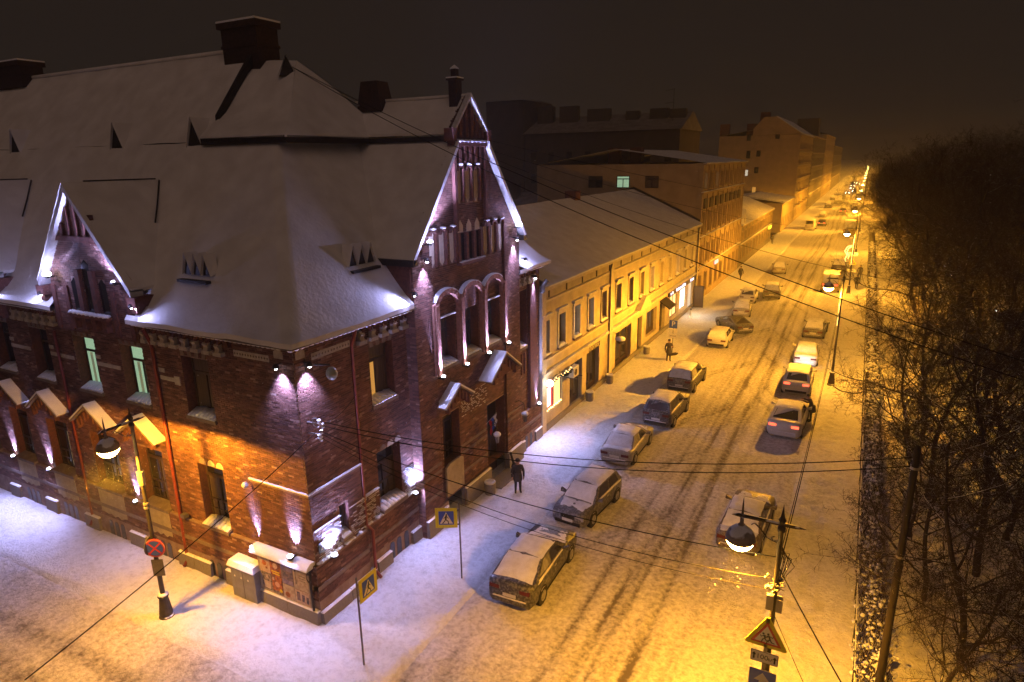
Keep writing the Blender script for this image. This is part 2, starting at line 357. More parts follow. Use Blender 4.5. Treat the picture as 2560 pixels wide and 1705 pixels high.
def bricks(side, u0, u1, z0, z1, d, inside=None, extra=()):
    hs = [h for h in HOLES[side] if h[0] < u1 and h[1] > u0 and h[2] < z1 and h[3] > z0] + list(extra)
    L, H = .262, .079
    for r in range(int(round((z1-z0)/H))):
        z = z0 + (r+.5)*H; off = (r % 2)*L*.5
        n = int((u1-u0)/L)+2
        for k in range(-1, n):
            a = max(u0, u0 + k*L + off - (L/2 if r % 2 else 0)*0); b = min(u1, u0 + (k+1)*L + off)
            if b - a < .06: continue
            seg = [(a, b)]
            for h in hs:
                if h[2] < z + .03 and h[3] > z - .03:
                    ns = []
                    for s0, s1 in seg:
                        if h[1] <= s0 or h[0] >= s1: ns.append((s0, s1)); continue
                        if h[0] - s0 > .05: ns.append((s0, h[0]))
                        if s1 - h[1] > .05: ns.append((h[1], s1))
                    seg = ns
            for s0, s1 in seg:
                m = (s0+s1)/2
                if inside and not inside(m, z): continue
                BRK.append((side, m, d, z, (s1-s0)/2-.006, .0335))
def cut(side, u0, u1, z0, z1): HOLES[side].append((u0, u1, z0, z1))
# --- openings
L2 = [(-5.9,-4.4),(-9.6,-8.15),(-12.8,-11.3),(-16.15,-14.75),(-19.35,-17.9),(-22.6,-21.2)]
LG = [(-5.9,-4.45),(-9.6,-8.05),(-12.95,-11.1),(-16.4,-14.75),(-19.6,-18.0),(-22.8,-21.2)]
for a, b in L2: cut('L', a, b, 6.95, 9.3)
for a, b in LG: cut('L', a, b, 2.5, 5.0)
cut('R', 3.75, 5.15, 7.0, 9.35); cut('R', 3.75, 5.2, 2.6, 5.05); cut('R', 1.35, 1.8, 2.75, 4.0)
ARC = [(7.62,9.05),(9.62,11.05),(11.60,13.03)]
for a, b in ARC: cut('R', a, b, 7.45, 9.6)
cut('R', 7.75, 9.1, 2.7, 5.15); cut('R', 11.6, 13.35, .15, 4.35); cut('R', 15.35, 16.5, 6.2, 9.3)
# --- walls and their bricks
def sect(side, u0, u1, z0, z1, d): wall(side, u0, u1, z0, z1, d); bricks(side, u0, u1, z0, z1, d)
sect('L', -2.8, 0, 2.4, 10.5, 0.0); sect('L', -17.3, -2.8, 2.4, 10.5, -.12); sect('L', -32, -17.3, 2.4, 10.5, -.12)
sect('R', 0, 2.6, 2.4, 10.5, 0.0); sect('R', 2.6, 6.05, 2.4, 10.5, -.15); sect('R', 15.05, 18.1, 2.4, 10.5, 0.0)
sect('R', 6.05, 7.4, 1.1, 12.3, .35); sect('R', 13.5, 15.05, 1.1, 12.3, .35); sect('R', 7.4, 13.5, 1.1, 11.7, .25)
ends('L', -2.8, -.15, 0, 2.4, 10.5); ends('R', 2.6, -.18, 0, 2.4, 10.5); ends('R', 6.05, -.8, .35, 0, 12.3); ends('R', 15.05, -.8, .35, 0, 12.3)
ends('R', 7.4, .25, .35, 1.1, 12.3); ends('R', 13.5, .25, .35, 1.1, 12.3); ends('R', 18.1, -6, 0, 0, 10.5)
# plinth courses
for side, segs in (('L', [(-2.8,.12,0),(-17.3,-2.8,-.12),(-32,-17.3,-.12)]), ('R', [(-.12,2.6,0),(2.6,6.05,-.15),(15.05,18.1,0)])):
    for a, b, d in segs:
        wall(side, a, b, .0, 2.4, d+.12); bricks(side, a, b, 1.0, 1.45, d+.12); bricks(side, a, b, 1.62, 2.36, d+.12)
        WALL[side].add([(a,d-.1,2.4),(b,d-.1,2.4),(b,d+.12,2.4),(a,d+.12,2.4)], [(0,1,2,3)])
for a, b, d in ((6.05,7.75,.35),(9.1,11.6,.35),(13.35,15.05,.35)): wall('R', a, b, 0, 1.1, d+.05); bricks('R', a, b, 1.06, 1.1, d)
# left gable bay, corbelled out above the second floor windows
GC, GH = -10.45, 2.60
for c in (GC, -20.2):
    wall('L', c-GH, c+GH, 9.6, 12.0, .12)
    WALL['L'].add([(c-GH,-.2,9.6),(c+GH,-.2,9.6),(c+GH,.12,9.6),(c-GH,.12,9.6)], [(0,1,2,3)])
    for s in (-1, 1): ends('L', c+s*GH, -.6, .12, 9.6, 12.0)
    WALL['L'].add([(c-GH-.2,.12,12.0),(c+GH+.2,.12,12.0),(c,.12,15.2)], [(0,1,2)])
    slots = [(c-1.15,c-.72,10.55,11.85),(c-.25,c+.22,10.5,12.6),(c+.68,c+1.12,10.5,11.9)]
    bricks('L', c-GH, c+GH, 9.6, 15.1, .12, inside=lambda u, z, c=c: z < 11.9 or abs(u-c) < (15.1-z)/1.24, extra=slots+[(c-2,c+2,13.25,13.4)])
# street gable: shouldered brick front up to the pediment
RC = 10.6
poly = [(6.05,11.7),(15.05,11.7),(15.05,12.6),(14.75,13.0),(11.95,16.55),(11.95,17.4),(RC,18.75),(9.25,17.4),(9.25,16.55),(6.45,13.0),(6.05,12.6)]
WALL['R'].add([(u,.25,z) for u, z in poly], [tuple(range(len(poly)))])
NL = [7.55,8.27,9.02]; NR = [11.85,12.55,13.28]
nich = [(x-.17,x+.17,11.8,13.3) for x in NL+NR] + [(x-.17,x+.17,14.25,15.8) for x in (9.75,10.45,11.15)] + [(9.5,11.3,11.7,13.0)] + [(9.35+.42*i+.1,9.35+.42*i+.28,15.95,16.55) for i in range(6)]
def ing(u, z):
    if z < 12.6: return True
    if z < 16.55: return abs(u-RC) < 1.35 + (16.55-z)*.80
    return abs(u-RC) < 1.3 if z < 17.4 else abs(u-RC) < (18.7-z)*1.03
bricks('R', 6.2, 15.0, 11.7, 18.6, .25, inside=ing, extra=nich)
def rib(T, nm, *b):                       # ribs, strips and hoods standing proud of the gables
    q = MB(T); q.box(*b); return q.build(nm, DBRICK, HOUSE)
for x in (9.35, 11.85): rib(TR, 'gable_strip', x-.09, x+.09, .2, .42, 13.1, 16.6)
for x in NL+NR+[9.75,10.45,11.15]:
    z0, z1 = (11.8,13.1) if x in NL+NR else (14.3,15.6)
    q = MB(TR); q.box(x+.19, x+.30, .2, .38, z0, z1)
    for k in range(6):
        th = math.pi*k/6; th2 = math.pi*(k+1)/6; w = lambda r, t, d: (x+r*math.cos(t)+.03, d, z1+r*.86*math.sin(t))
        q.hexa([w(.30,th,.2),w(.30,th2,.2),w(.30,th2,.40),w(.30,th,.40)], [w(.18,th,.2),w(.18,th2,.2),w(.18,th2,.40),w(.18,th,.40)])
    q.build('niche_hood', DBRICK, HOUSE)
    if x != 9.75 and x != 10.45 and x != 11.15 or True:
        q = MB(TR); q.ball((x+.03,.36,z1+.27),.15,7,4,.4); q.build('hood_snow', SNOW, HOUSE, True)
for i in range(7): rib(TR, 'gable_strip', 9.35+.42*i-.1, 9.35+.42*i+.1, .2, .40, 15.9, 16.6)
for i in range(6): rib(TR, 'gable_strip', 9.5+.44*i-.09, 9.5+.44*i+.09, .2, .38, 16.95, 17.4+min(i,5-i)*.40)
rib(TR, 'gable_cornice', 9.1,12.1,.2,.50,16.6,16.78)
q = MB(TR)
for i in range(9): q.ball((9.3+.33*i,.38,16.8),.17,7,4,.5)
q.build('ledge_snow', SNOW, HOUSE, True)
for x in (9.47, 10.13, 10.75, 11.35): rib(TR, 'gable_strip', x-.09,x+.09,.2,.40,11.75,13.0)
rib(TR, 'gable_sill', 9.4,11.5,.2,.50,11.62,11.75)
q = MB(TR); q.box(9.4,11.5,.3,.49,11.75,11.79); q.build('ledge_snow', SNOW, HOUSE)
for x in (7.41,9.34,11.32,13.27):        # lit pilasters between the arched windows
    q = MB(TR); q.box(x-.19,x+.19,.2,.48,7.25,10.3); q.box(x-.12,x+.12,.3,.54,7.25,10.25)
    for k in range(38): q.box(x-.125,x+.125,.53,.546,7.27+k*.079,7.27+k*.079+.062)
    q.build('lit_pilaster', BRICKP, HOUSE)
for i, (a, b) in enumerate(ARC):
    c = (a+b)/2
    for k in range(12):
        th, t2 = math.pi*k/12+.01, math.pi*(k+1)/12-.01
        w = lambda r, t, d: (c+r*1.08*math.cos(t), d, 10.05+r*.80*math.sin(t))
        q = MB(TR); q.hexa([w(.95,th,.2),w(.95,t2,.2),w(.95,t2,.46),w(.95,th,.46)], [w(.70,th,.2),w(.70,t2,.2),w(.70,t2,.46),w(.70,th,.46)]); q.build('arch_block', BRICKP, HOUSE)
    q = MB(TR)
    for k in range(3,12):
        th, t2 = math.pi*k/14, math.pi*(k+1)/14; w = lambda r, t, d: (c+r*1.08*math.cos(t), d, 10.05+r*.80*math.sin(t))
        q.hexa([w(.955,th,.22),w(.955,t2,.22),w(.955,t2,.47),w(.955,th,.47)], [w(1.0,th,.22),w(1.0,t2,.22),w(1.0,t2,.45),w(1.0,th,.45)])
    q.build('arch_snow', SNOW, HOUSE)
rib(TR, 'end_pilaster', 16.66,17.46,-.05,.16,2.4,9.9); rib(TR, 'end_pilaster', 15.15,15.35,-.05,.14,4.4,9.6)
for x in (15.45,15.8,16.15): rib(TR, 'baluster', x-.07,x+.07,-.1,.1,4.65,5.85)
for c in (GC, -20.2):
    for x in (c-.48, c+.45): rib(TL, 'gable_strip', x-.14,x+.14,.1,.26,10.45,12.2)
    for x in (c-2.45,c-1.55,c+1.5,c+2.45): rib(TL, 'gable_strip', x-.13,x+.13,.1,.20,9.7,11.5)
    for i in range(5): rib(TL, 'gable_strip', c-1.0+.5*i-.08, c-1.0+.5*i+.08, .1, .24, 13.5, 14.3 if abs(i-2) > 1 else 14.7)
    rib(TL, 'gable_cornice', c-1.5,c+1.5,.1,.24,13.28,13.48)
for side in 'LR': WALL[side].build('wall', MORTAR, HOUSE); REV[side].build('window_reveals', DBRICK, HOUSE, kind='stuff')
# --- bricks: the 300 nearest ones singly, the rest as one mass per front
def bpos(b): return Vector(TR(b[1],b[2],b[3]) if b[0] == 'R' else TL(b[1],b[2],b[3]))
BRK.sort(key=lambda b: (bpos(b)-CAM).length if b[4] > .11 else 1e3)
bm_ = {s: MB(TR if s == 'R' else TL) for s in 'LR'}
unit = {}
for s in 'LR':
    q = MB(bm_[s].T); q.box(-.125,.125,-.02,.014,-.0335,.0335); me = bpy.data.meshes.new('brick'); me.from_pydata(q.v, [], q.f); me.materials.append(BRICK1); unit[s] = me
for i, b in enumerate(BRK):
    if i < 300:
        o = link('brick', unit[b[0]], HOUSE); o.location = bpos(b) + Vector((random.uniform(-.003,.003),)*3); o.scale = (1, b[4]/.125, 1) if b[0] == 'R' else (b[4]/.125, 1, 1)
        continue
    mb = bm_[b[0]]; mb.rv = random.random()
    s, u, d, z, hl, hh = b; e = d + .010 + random.random()*.008; z += random.uniform(-.003,.003)
    mb.add([(u-hl,d-.01,z-hh),(u+hl,d-.01,z-hh),(u+hl,e,z-hh),(u-hl,e,z-hh),(u-hl,d-.01,z+hh),(u+hl,d-.01,z+hh),(u+hl,e,z+hh),(u-hl,e,z+hh)],
           [(3,2,6,7),(4,5,6,7),(0,1,2,3),(1,2,6,5),(0,3,7,4)])
for side, u, d0, d1, z0, z1 in ENDS:      # bricks of the return faces
    if u != 6.05 or z1 < 11: continue
    mb = bm_[side]; d0 = max(d0, -.16)
    for r in range(int((z1-z0)/.079)):
        z = z0 + (r+.5)*.079; c = d0 + (d1-d0)*(.36 if r % 2 else .62)
        for a, b in ((d0, c-.006), (c+.006, d1)):
            mb.rv = random.random(); mb.box(u-.012-random.random()*.006, u+.01, a, b, z-.0335, z+.0335)
for s in 'LR': bm_[s].build('brickwork', BRICK, HOUSE, rnd=True, kind='stuff')
# --- plaster fills of the niches
for x in NL+NR:
    q = MB(TR); q.prism([(x-.15,11.98),(x,11.8),(x+.15,11.98),(x+.15,13.1),(x+.08,13.27),(x-.08,13.27),(x-.15,13.1)], 'y', .24, .27); q.build('niche', PLASTER, HOUSE)
for x in (9.75,10.45,11.15):
    q = MB(TR); q.prism([(x-.15,14.45),(x,14.25),(x+.15,14.45),(x+.15,15.6),(x+.08,15.77),(x-.08,15.77),(x-.15,15.6)], 'y', .24, .27); q.build('niche', PLASTER, HOUSE)
    q = MB(TR); q.prism([(x-.2,13.02),(x+.2,13.02),(x+.2,13.3),(x,13.55),(x-.2,13.3)], 'y', .24, .28); q.build('niche', PLASTER, HOUSE)
for x in (9.8,10.44,11.05):
    q = MB(TR); q.box(x-.22,x+.22,.24,.265,11.76,12.98); q.build('slot_window', GLASS, HOUSE)
for i in range(6):
    q = MB(TR); q.box(9.35+.42*i+.11, 9.35+.42*i+.31, .24, .27, 15.95, 16.55); q.build('niche', PLASTER, HOUSE)
for c in (GC, -20.2):
    for a, b, z0, z1 in [(c-1.15,c-.72,10.55,11.85),(c-.25,c+.22,10.5,12.6),(c+.68,c+1.12,10.5,11.9)]:
        q = MB(TL); q.prism([(a,z0),(b,z0),(b,z1-.2),((a+b)/2,z1),(a,z1-.2)], 'y', .1, .135); q.build('slot_window', GLASS, HOUSE)
    q = MB(TL); q.box(c-1.25,c+1.2,.1,.42,10.35,10.47)
    for i in range(4): q.box(c-1.1+.68*i-.12, c-1.1+.68*i+.12, .1, .34, 9.85, 10.35)
    q.build('balcony_ledge', DBRICK, HOUSE)
    q = MB(TL); 
    for i in range(9): q.ball((c-1.15+.28*i, .30, 10.5), .17, 7, 4, .5)
    q.build('ledge_snow', SNOW, HOUSE, True)
# --- stone and plaster trim
def part(T, nm, mt, *boxes, smooth=False):
    q = MB(T)
    for b in boxes: q.box(*b)
    return q.build(nm, mt, HOUSE, smooth)
def granite(T, a, b, d, h):
    n = max(1, round((b-a)/1.25)); w = (b-a)/n
    for i in range(n):
        q = MB(T); e = .012; q.hexa([(a+w*i+e,d-.2,-.3),(a+w*(i+1)-e,d-.2,-.3),(a+w*(i+1)-e,d+.16,-.3),(a+w*i+e,d+.16,-.3)], [(a+w*i+e,d-.2,h),(a+w*(i+1)-e,d-.2,h),(a+w*(i+1)-e,d+.10,h),(a+w*i+e,d+.10,h)])
        q.build('granite_block', GRANITE, HOUSE)
        q = MB(T); q.hexa([(a+w*i,d-.05,h),(a+w*(i+1),d-.05,h),(a+w*(i+1),d+.11,h),(a+w*i,d+.11,h)], [(a+w*i+.03,d-.02,h+.05),(a+w*(i+1)-.03,d-.02,h+.05),(a+w*(i+1)-.03,d+.06,h+.06),(a+w*i+.03,d+.06,h+.05)])
        q.build('block_snow', SNOW, HOUSE)
granite(TL, -2.9, .12, .16, .62); granite(TL, -7.75, -5.75, .0, .70)
for a, b in [(-11.0,-9.9),(-14.35,-13.25),(-17.6,-16.6),(-20.8,-19.9),(-4.9,-3.0)]: granite(TL, a, b, .0, .72)
granite(TR, -.14, 2.85, .16, .56); granite(TR, 3.1, 4.0, .0, .62); granite(TR, 5.4, 6.05, 0, .65); granite(TR, 6.05, 7.7, .38, .9); granite(TR, 9.15, 11.55, .38, 1.05); granite(TR, 13.4, 15.05, .38, 1.05); granite(TR, 15.06, 15.9, .1, .72); granite(TR, 17.2, 18.1, .1, .75)
for c in (-5.35,-8.85,-12.05,-15.6,-18.8):                    # arched cellar vents
    for k in (-1, 0, 1):
        x = c + k*.42
        q = MB(TL); q.prism([(x-.14,.1),(x+.14,.1),(x+.14,.72),(x+.07,.84),(x-.07,.84),(x-.14,.72)], 'y', -.02, .012); q.build('cellar_vent', GLASS, HOUSE)
for x in (4.15,4.6,5.1,16.1,16.7):
    q = MB(TR); q.prism([(x-.15,.1),(x+.15,.1),(x+.15,.8),(x+.07,.92),(x-.07,.92),(x-.15,.8)], 'y', -.04, .134 if x > 9 else -.018); q.build('cellar_vent', GLASS, HOUSE)
part(TL, 'stone_band', BAND, (-2.85,.17,-.05,.165,1.45,1.62)); part(TL, 'stone_band', BAND, (-32,-2.85,-.15,.03,1.45,1.62))
part(TR, 'stone_band', BAND, (-.165,2.6,-.05,.165,1.45,1.62)); part(TR, 'stone_band', BAND, (2.6,6.05,-.15,.01,1.45,1.62)); part(TR, 'stone_band', BAND, (15.05,18.1,-.1,.165,1.45,1.62))
for z in (1.75, 2.75, 3.1):
    for a, b, d in ((6.05,7.4,.375),(9.15,11.55,.275),(13.5,15.05,.375)): part(TR, 'stone_band', BAND, (a,b,.2,d,z,z+.13))
for a, b in ((-9.65,-8.05),(-12.95,-11.1),(-16.4,-14.75),(-19.6,-18.0)):
    q = MB(TL); pts = [(a,2.38)] + [(b,2.38)] + [(b,1.22)] + [(b-(b-a)*k/8, 1.1+(.10 if k % 2 else 0)+random.uniform(-.03,.05)) for k in range(1,8)] + [(a,1.2)]
    q.prism(pts, 'y', 0, .022); q.build('plaster_panel', YPANEL, HOUSE)
q = MB(TR); q.prism([(7.72,1.3),(9.12,1.3),(9.12,2.72),(8.9,2.84),(8.0,2.84),(7.72,2.72)], 'y', .3, .40); q.build('plaster_panel', YPANEL, HOUSE)
# string course of the corner pier with its line of snow
part(TL, 'string_course', BAND, (-2.84,.06,-.05,.07,5.04,5.12)); part(TR, 'string_course', BAND, (-.06,2.62,-.05,.07,5.04,5.12))
part(TL, 'ledge_snow', SNOW, (-2.84,.09,-.02,.085,5.12,5.165)); part(TR, 'ledge_snow', SNOW, (-.08,2.62,-.02,.085,5.12,5.165))
# white stones and zig-zag friezes of the corner pier
for T, a, b in ((TL,-.85,-.45),(TR,.07,.47)): part(T, 'white_stone', STONE, (a,b,-.05,.03,9.9,10.15), (a+.06,b-.06,-.05,.03,10.15,10.22))
for T, a, b in ((TL,-2.78,-1.1),(TR,.75,2.6)):
    part(T, 'frieze', STONE, (a,b,-.05,.03,9.72,9.95))
    n = 13; w = (b-a)/n
    for i in range(n):
        q = MB(T); x = a+w*(i+.5); q.add([(x-.045,.031,9.83),(x,.031,9.78),(x+.045,.031,9.83),(x,.031,9.88),(x,.055,9.83)], [(0,1,4),(1,2,4),(2,3,4),(3,0,4)]); q.build('frieze_diamond', BAND, HOUSE)
for a, b, d in ((-7.25,-6.2,-.09),(-11.3,-9.75,-.09),(-14.7,-12.95,-.09),(-17.9,-16.3,-.09)):
    part(TL, 'white_band', STONE, (a,b,-.2,d,8.20,8.36)); part(TL, 'white_stone', STONE, (a-.02,a+.3,-.2,d+.005,8.5,8.66))
part(TL, 'white_stone', STONE, (-6.42,-6.1,-.2,-.085,8.1,8.45))
# corbel table under the eaves
def corbel(T, u, d):
    q = MB(T); q.box(u-.21,u+.21,d-.05,d+.20,9.60,9.74)
    pr = [(d,9.74),(d+.19,9.74),(d+.15,9.86),(d+.21,9.98),(d+.12,10.10),(d,10.14)]
    q.add([(u-.11,a,b) for a, b in pr]+[(u+.11,a,b) for a, b in pr], [tuple(range(5,-1,-1)), tuple(range(6,12))]+[(i,(i+1)%6,6+(i+1)%6,6+i) for i in range(6)])
    q.build('corbel', STONE, HOUSE)
    q = MB(T)
    for k in range(6):
        t, t2 = math.pi*k/6, math.pi*(k+1)/6; w = lambda r, a, dd: (u+.3+r*math.cos(a), dd, 9.98+r*1.1*math.sin(a))
        q.hexa([w(.30,t,d-.02),w(.30,t2,d-.02),w(.30,t2,d+.17),w(.30,t,d+.17)],[w(.20,t,d-.02),w(.20,t2,d-.02),w(.20,t2,d+.17),w(.20,t,d+.17)])
    q.build('corbel_arch', DBRICK, HOUSE)
for i in range(8): corbel(TL, -3.6-.6*i+.0, -.12)
for i in range(6): corbel(TL, -13.9-.6*i, -.12)
for i in range(5): corbel(TR, 3.3+.63*i, -.15)
for i in range(4): corbel(TR, 15.4+.6*i, .0)
part(TL, 'corbel_band', DBRICK, (-7.85,-2.8,-.2,.10,10.3,10.52), (-17.3,-13.05,-.2,.10,10.3,10.52)); part(TR, 'corbel_band', DBRICK, (2.6,6.05,-.2,.08,10.3,10.52), (15.05,18.1,-.05,.2,10.3,10.52))
# stone fan lintels above the second floor windows
for a, b in L2[:5]+[(3.75,5.15)]:
    T, d = (TR, -.15) if a > 0 else (TL, -.12)
    for k in range(4):
        x = a + (b-a)*(k+.5)/4; sp = (k-1.5)*.05
        q = MB(T); q.hexa([(x-.10,d,9.33),(x+.10,d,9.33),(x+.10,d+.03,9.33),(x-.10,d+.03,9.33)], [(x-.10+sp,d,9.58),(x+.10+sp,d,9.58),(x+.10+sp,d+.03,9.58),(x-.10+sp,d+.03,9.58)]); q.build('lintel_stone', BAND, HOUSE)
# ---------------------------------------------------------------- windows, doors, hoods of the brick house
def window(T, u0, u1, z0, z1, d, mats, parent, tr=.70, grid=False, frame=None, fw=.07, mul=True):
    frame = frame or WOOD
    zt = z0 + (z1-z0)*tr; um = (u0+u1)/2
    q = MB(T); e = .06
    q.box(u0,u0+fw,d-e,d,z0,z1); q.box(u1-fw,u1,d-e,d,z0,z1); q.box(u0+fw,u1-fw,d-e,d,z0,z0+fw); q.box(u0+fw,u1-fw,d-e,d,z1-fw,z1)
    if tr < 1: q.box(u0+fw,u1-fw,d-e,d+.012,zt-fw*.7,zt+fw*.7)
    top = zt-fw*.7 if tr < 1 else z1-fw
    if mul: q.box(um-fw*.6,um+fw*.6,d-e,d+.008,z0+fw,top)
    if grid:
        zg = z0 + (z1-z0)*.34; q.box(u0+fw,u1-fw,d-e,d+.01,zg-.04,zg+.04)
        for x in (um-(u1-u0)*.2, um+(u1-u0)*.2): q.box(x-.02,x+.02,d-e,d+.004,z0+fw,zg)
        zh = (z0+zg)/2; q.box(u0+fw,u1-fw,d-e,d+.002,zh-.02,zh+.02)
    w = q.build('window', frame, parent)
    cells = ([(u0+fw,um,z0+fw,top),(um,u1-fw,z0+fw,top)] if mul else [(u0+fw,u1-fw,z0+fw,top)]) + ([(u0+fw,u1-fw,zt,z1-fw)] if tr < 1 else [])
    for i, (a, b, c, f) in enumerate(cells):
        p = MB(T); p.box(a-.01,b+.01,d-.05,d-.03,c-.01,f+.01); p.build('pane', mats[min(i, len(mats)-1)], w)
    return w
def sill(T, u0, u1, z, d0, d1, parent, snow=True, h=.16):
    q = MB(T); q.hexa([(u0-.06,d0,z-h),(u1+.06,d0,z-h),(u1+.06,d1+.1,z-h-.1),(u0-.06,d1+.1,z-h-.1)], [(u0-.06,d0,z),(u1+.06,d0,z),(u1+.06,d1+.1,z-h+.02),(u0-.06,d1+.1,z-h+.02)])
    s = q.build('sill', BAND, parent)
    if snow:
        q = MB(T); n = 7
        for i in range(n):
            a = u0+(u1-u0)*i/n; b = u0+(u1-u0)*(i+1)/n; f = [math.sin(math.pi*min(max((x-u0)/(u1-u0),0.06),.94))**.4 for x in (a,b)]; r = random.uniform(.8,1.1)
            q.hexa([(a,d0,z+.002),(b,d0,z+.002),(b,d1+.09,z-h+.03),(a,d1+.09,z-h+.03)], [(a,d0,z+.16*f[0]*r),(b,d0,z+.16*f[1]*r),(b,d1+.07,z-h+.09*f[1]+.02),(a,d1+.07,z-h+.09*f[0]+.02)])
        q.build('sill_snow', SNOW, s, True)
    return s
for i, (a, b) in enumerate(L2):
    m = [GLASSG] if i in (1,2) else ([GLASSB] if i == 0 else [GLASS])
    w = window(TL, a+.02, b-.02, 7.0, 9.28, -.50, m, HOUSE); sill(TL, a, b, 7.12, -.45, -.12, w)
    if i in (1,2):
        q = MB(TL)
        for k, (x0, x1) in enumerate(((a+.30,a+.48),(b-.52,b-.2))): q.box(x0,x1,-.528,-.524,7.05,8.5)
        q.build('curtain', M('curtain', (.4,.45,.36), emit=(.30,.36,.22), es=.35), w)
for i, (a, b) in enumerate(LG):
    m = [[GLASSB,GLASS],[GLASS,GLASSB,GLASS],[GLASS],[GLASS,GLASSD,GLASS],[GLASS,GLASSW,GLASS],[GLASS]][i]
    w = window(TL, a+.02, b-.02, 2.56, 4.98, -.42, m, HOUSE, tr=.78, grid=True, fw=.09); sill(TL, a, b, 2.6, -.38, -.02, w, snow=(i == 0))
w = window(TR, 3.77, 5.13, 7.05, 9.33, -.50, [GLASSW,GLASSB,GLASSB], HOUSE); sill(TR, 3.75, 5.15, 7.16, -.45, -.15, w)
w = window(TR, 3.77, 5.18, 2.65, 5.03, -.50, [GLASS,GLASSB,GLASS], HOUSE, grid=True, fw=.08); sill(TR, 3.75, 5.2, 2.72, -.45, -.02, w)
w = window(TR, 1.36, 1.79, 2.78, 3.98, -.25, [GLASS], HOUSE, tr=1, mul=False); sill(TR, 1.35, 1.8, 2.82, -.2, 0.02, w)
for i, (a, b) in enumerate(ARC):
    w = window(TR, a+.02, b-.02, 7.5, 9.58, -.18, [[GLASSD,GLASSB,GLASSB],[GLASSW,GLASS,GLASSB],[GLASSW,GLASS,GLASSB]][i], HOUSE, tr=.66); sill(TR, a, b, 7.55, -.12, .28, w)
    part(TR, 'ledge_snow', SNOW, (a+.02,b-.02,.18,.36,9.6,9.66)) if i != 1 else None
w = window(TR, 7.77, 9.08, 2.75, 5.12, -.15, [GLASS,GLASS,GLASSB], HOUSE, tr=.80, grid=True, fw=.08)
w = window(TR, 15.37, 16.48, 6.25, 9.28, -.40, [GLASS], HOUSE, tr=.7); sill(TR, 15.35, 16.5, 6.3, -.35, -.02, w)
# three little stone arches over the low corner window
for T, a, d in ((TL, -5.75, -.11), (TR, 3.9, -.14)):
    for k in range(3):
        c = a + .22 + k*.48
        q = MB(T); q.prism([(c+.2*math.cos(math.pi*j/8), 5.05+.24*math.sin(math.pi*j/8)) for j in range(9)], 'y', d-.05, d+.02); q.build('arch_stone', STONE if k else BAND, HOUSE)
# brick panels of the right ground floor dusted with snow
q = MB(TR)
for _ in range(430):
    u = random.choice([random.uniform(.1,1.3), random.uniform(1.85,3.6), random.uniform(5.3,6.0)]); z = 2.5 + random.randint(0, 14)*.079; d = .012 if u < 2.6 else -.135
    l = random.uniform(.05,.22); q.box(u,u+l,d,d+.02,z,z+random.uniform(.012,.03))
for _ in range(110):
    u = random.uniform(9.2,11.5); z = 4.6 + random.randint(0,12)*.079; l = random.uniform(.06,.2); q.box(u,u+l,.26,.285,z,z+.025)
q.build('brick_snow', SNOW, HOUSE, kind='stuff')
q = MB(TR)
for i in range(46):
    u = -.05 + i*.13
    if 1.3 < u < 1.5 or random.random() < .2: continue
    q.ball((u, .05 if u < 2.6 else -.08, 2.42), random.uniform(.07,.13), 6, 4, .55)
q.build('ledge_snow', SNOW, HOUSE, True, kind='stuff')
part(TR, 'ledge_snow', SNOW, (.02,1.3,-.02,.05,3.66,3.70), (1.85,3.6,-.1,.03,3.66,3.70))
# entrance doors
q = MB(TR); q.box(11.6,13.35,-.32,-.26,.15,4.35); dr = q.build('door', WOOD, HOUSE)
for a in (11.68, 12.51):
    for z0, z1 in ((.3,1.3),(1.4,2.6)): 
        q = MB(TR); q.box(a+.1,a+.66,-.27,-.235,z0,z1); q.build('door_panel', M('door_panel', (.035,.02,.014), rough=.5), dr)
q = MB(TR); q.box(12.46,12.50,-.27,-.2,1.0,1.5); q.build('handle', GREYMETAL, dr)
q = MB(TR); q.box(11.68,13.27,-.27,-.245,2.8,4.2); q.build('pane', GLASS, dr)
part(TR, 'doorstep', GRANITE, (11.3,13.6,.3,1.15,.0,.22))
def hood(T, c, hw, z0, z1, d0, d1):
    for s in (-1, 1):
        q = MB(T); nx, nz = (z1-z0), hw; l = math.hypot(nx, nz); nx /= l; nz /= l
        f = lambda u, z, o: (c+s*(u+nx*o), z+nz*o)
        for nm, mt, o0, o1, da, db in (('hood_slab', BAND, .0, .06, d0-.1, d1), ('hood_snow', SNOW, .06, .14, d0-.1, d1-.02)):
            q = MB(T); A = [f(0,z1,o0),f(hw,z0,o0),f(hw,z0,o1),f(0,z1,o1)]
            A[3] = (c, z1+o1/max(nz,.2)); A[0] = (c, z1+o0/max(nz,.2))
            q.prism(A, 'y', da, db); q.build(nm, mt, HOUSE)
    q = MB(T)
    q.add([(c-hw*.93,d0-.1,z0+.02),(c+hw*.93,d0-.1,z0+.02),(c,d0-.1,z1-.03),(c-hw*.93,d1-.15,z0+.02),(c+hw*.93,d1-.15,z0+.02),(c,d1-.15,z1-.03)], [(0,1,2),(3,5,4),(0,3,4,1)])
    for k in range(-3,4):
        x = c+k*hw*.24; zz = z1-.06-abs(k)*.24*(z1-z0); q.box(x-.06,x+.06,d1-.28,d1-.08,zz-.42,zz-.02)
    q.build('hood_corbels', DBRICK, HOUSE)
for c in (-8.85,-12.05,-15.55,-18.75,-22.0): hood(TL, c, 1.22, 5.55, 6.38, -.12, .42)
hood(TR, 8.5, 1.15, 5.68, 6.42, .25, .80); hood(TR, 12.45, 1.5, 5.80, 6.85, .25, 1.0)
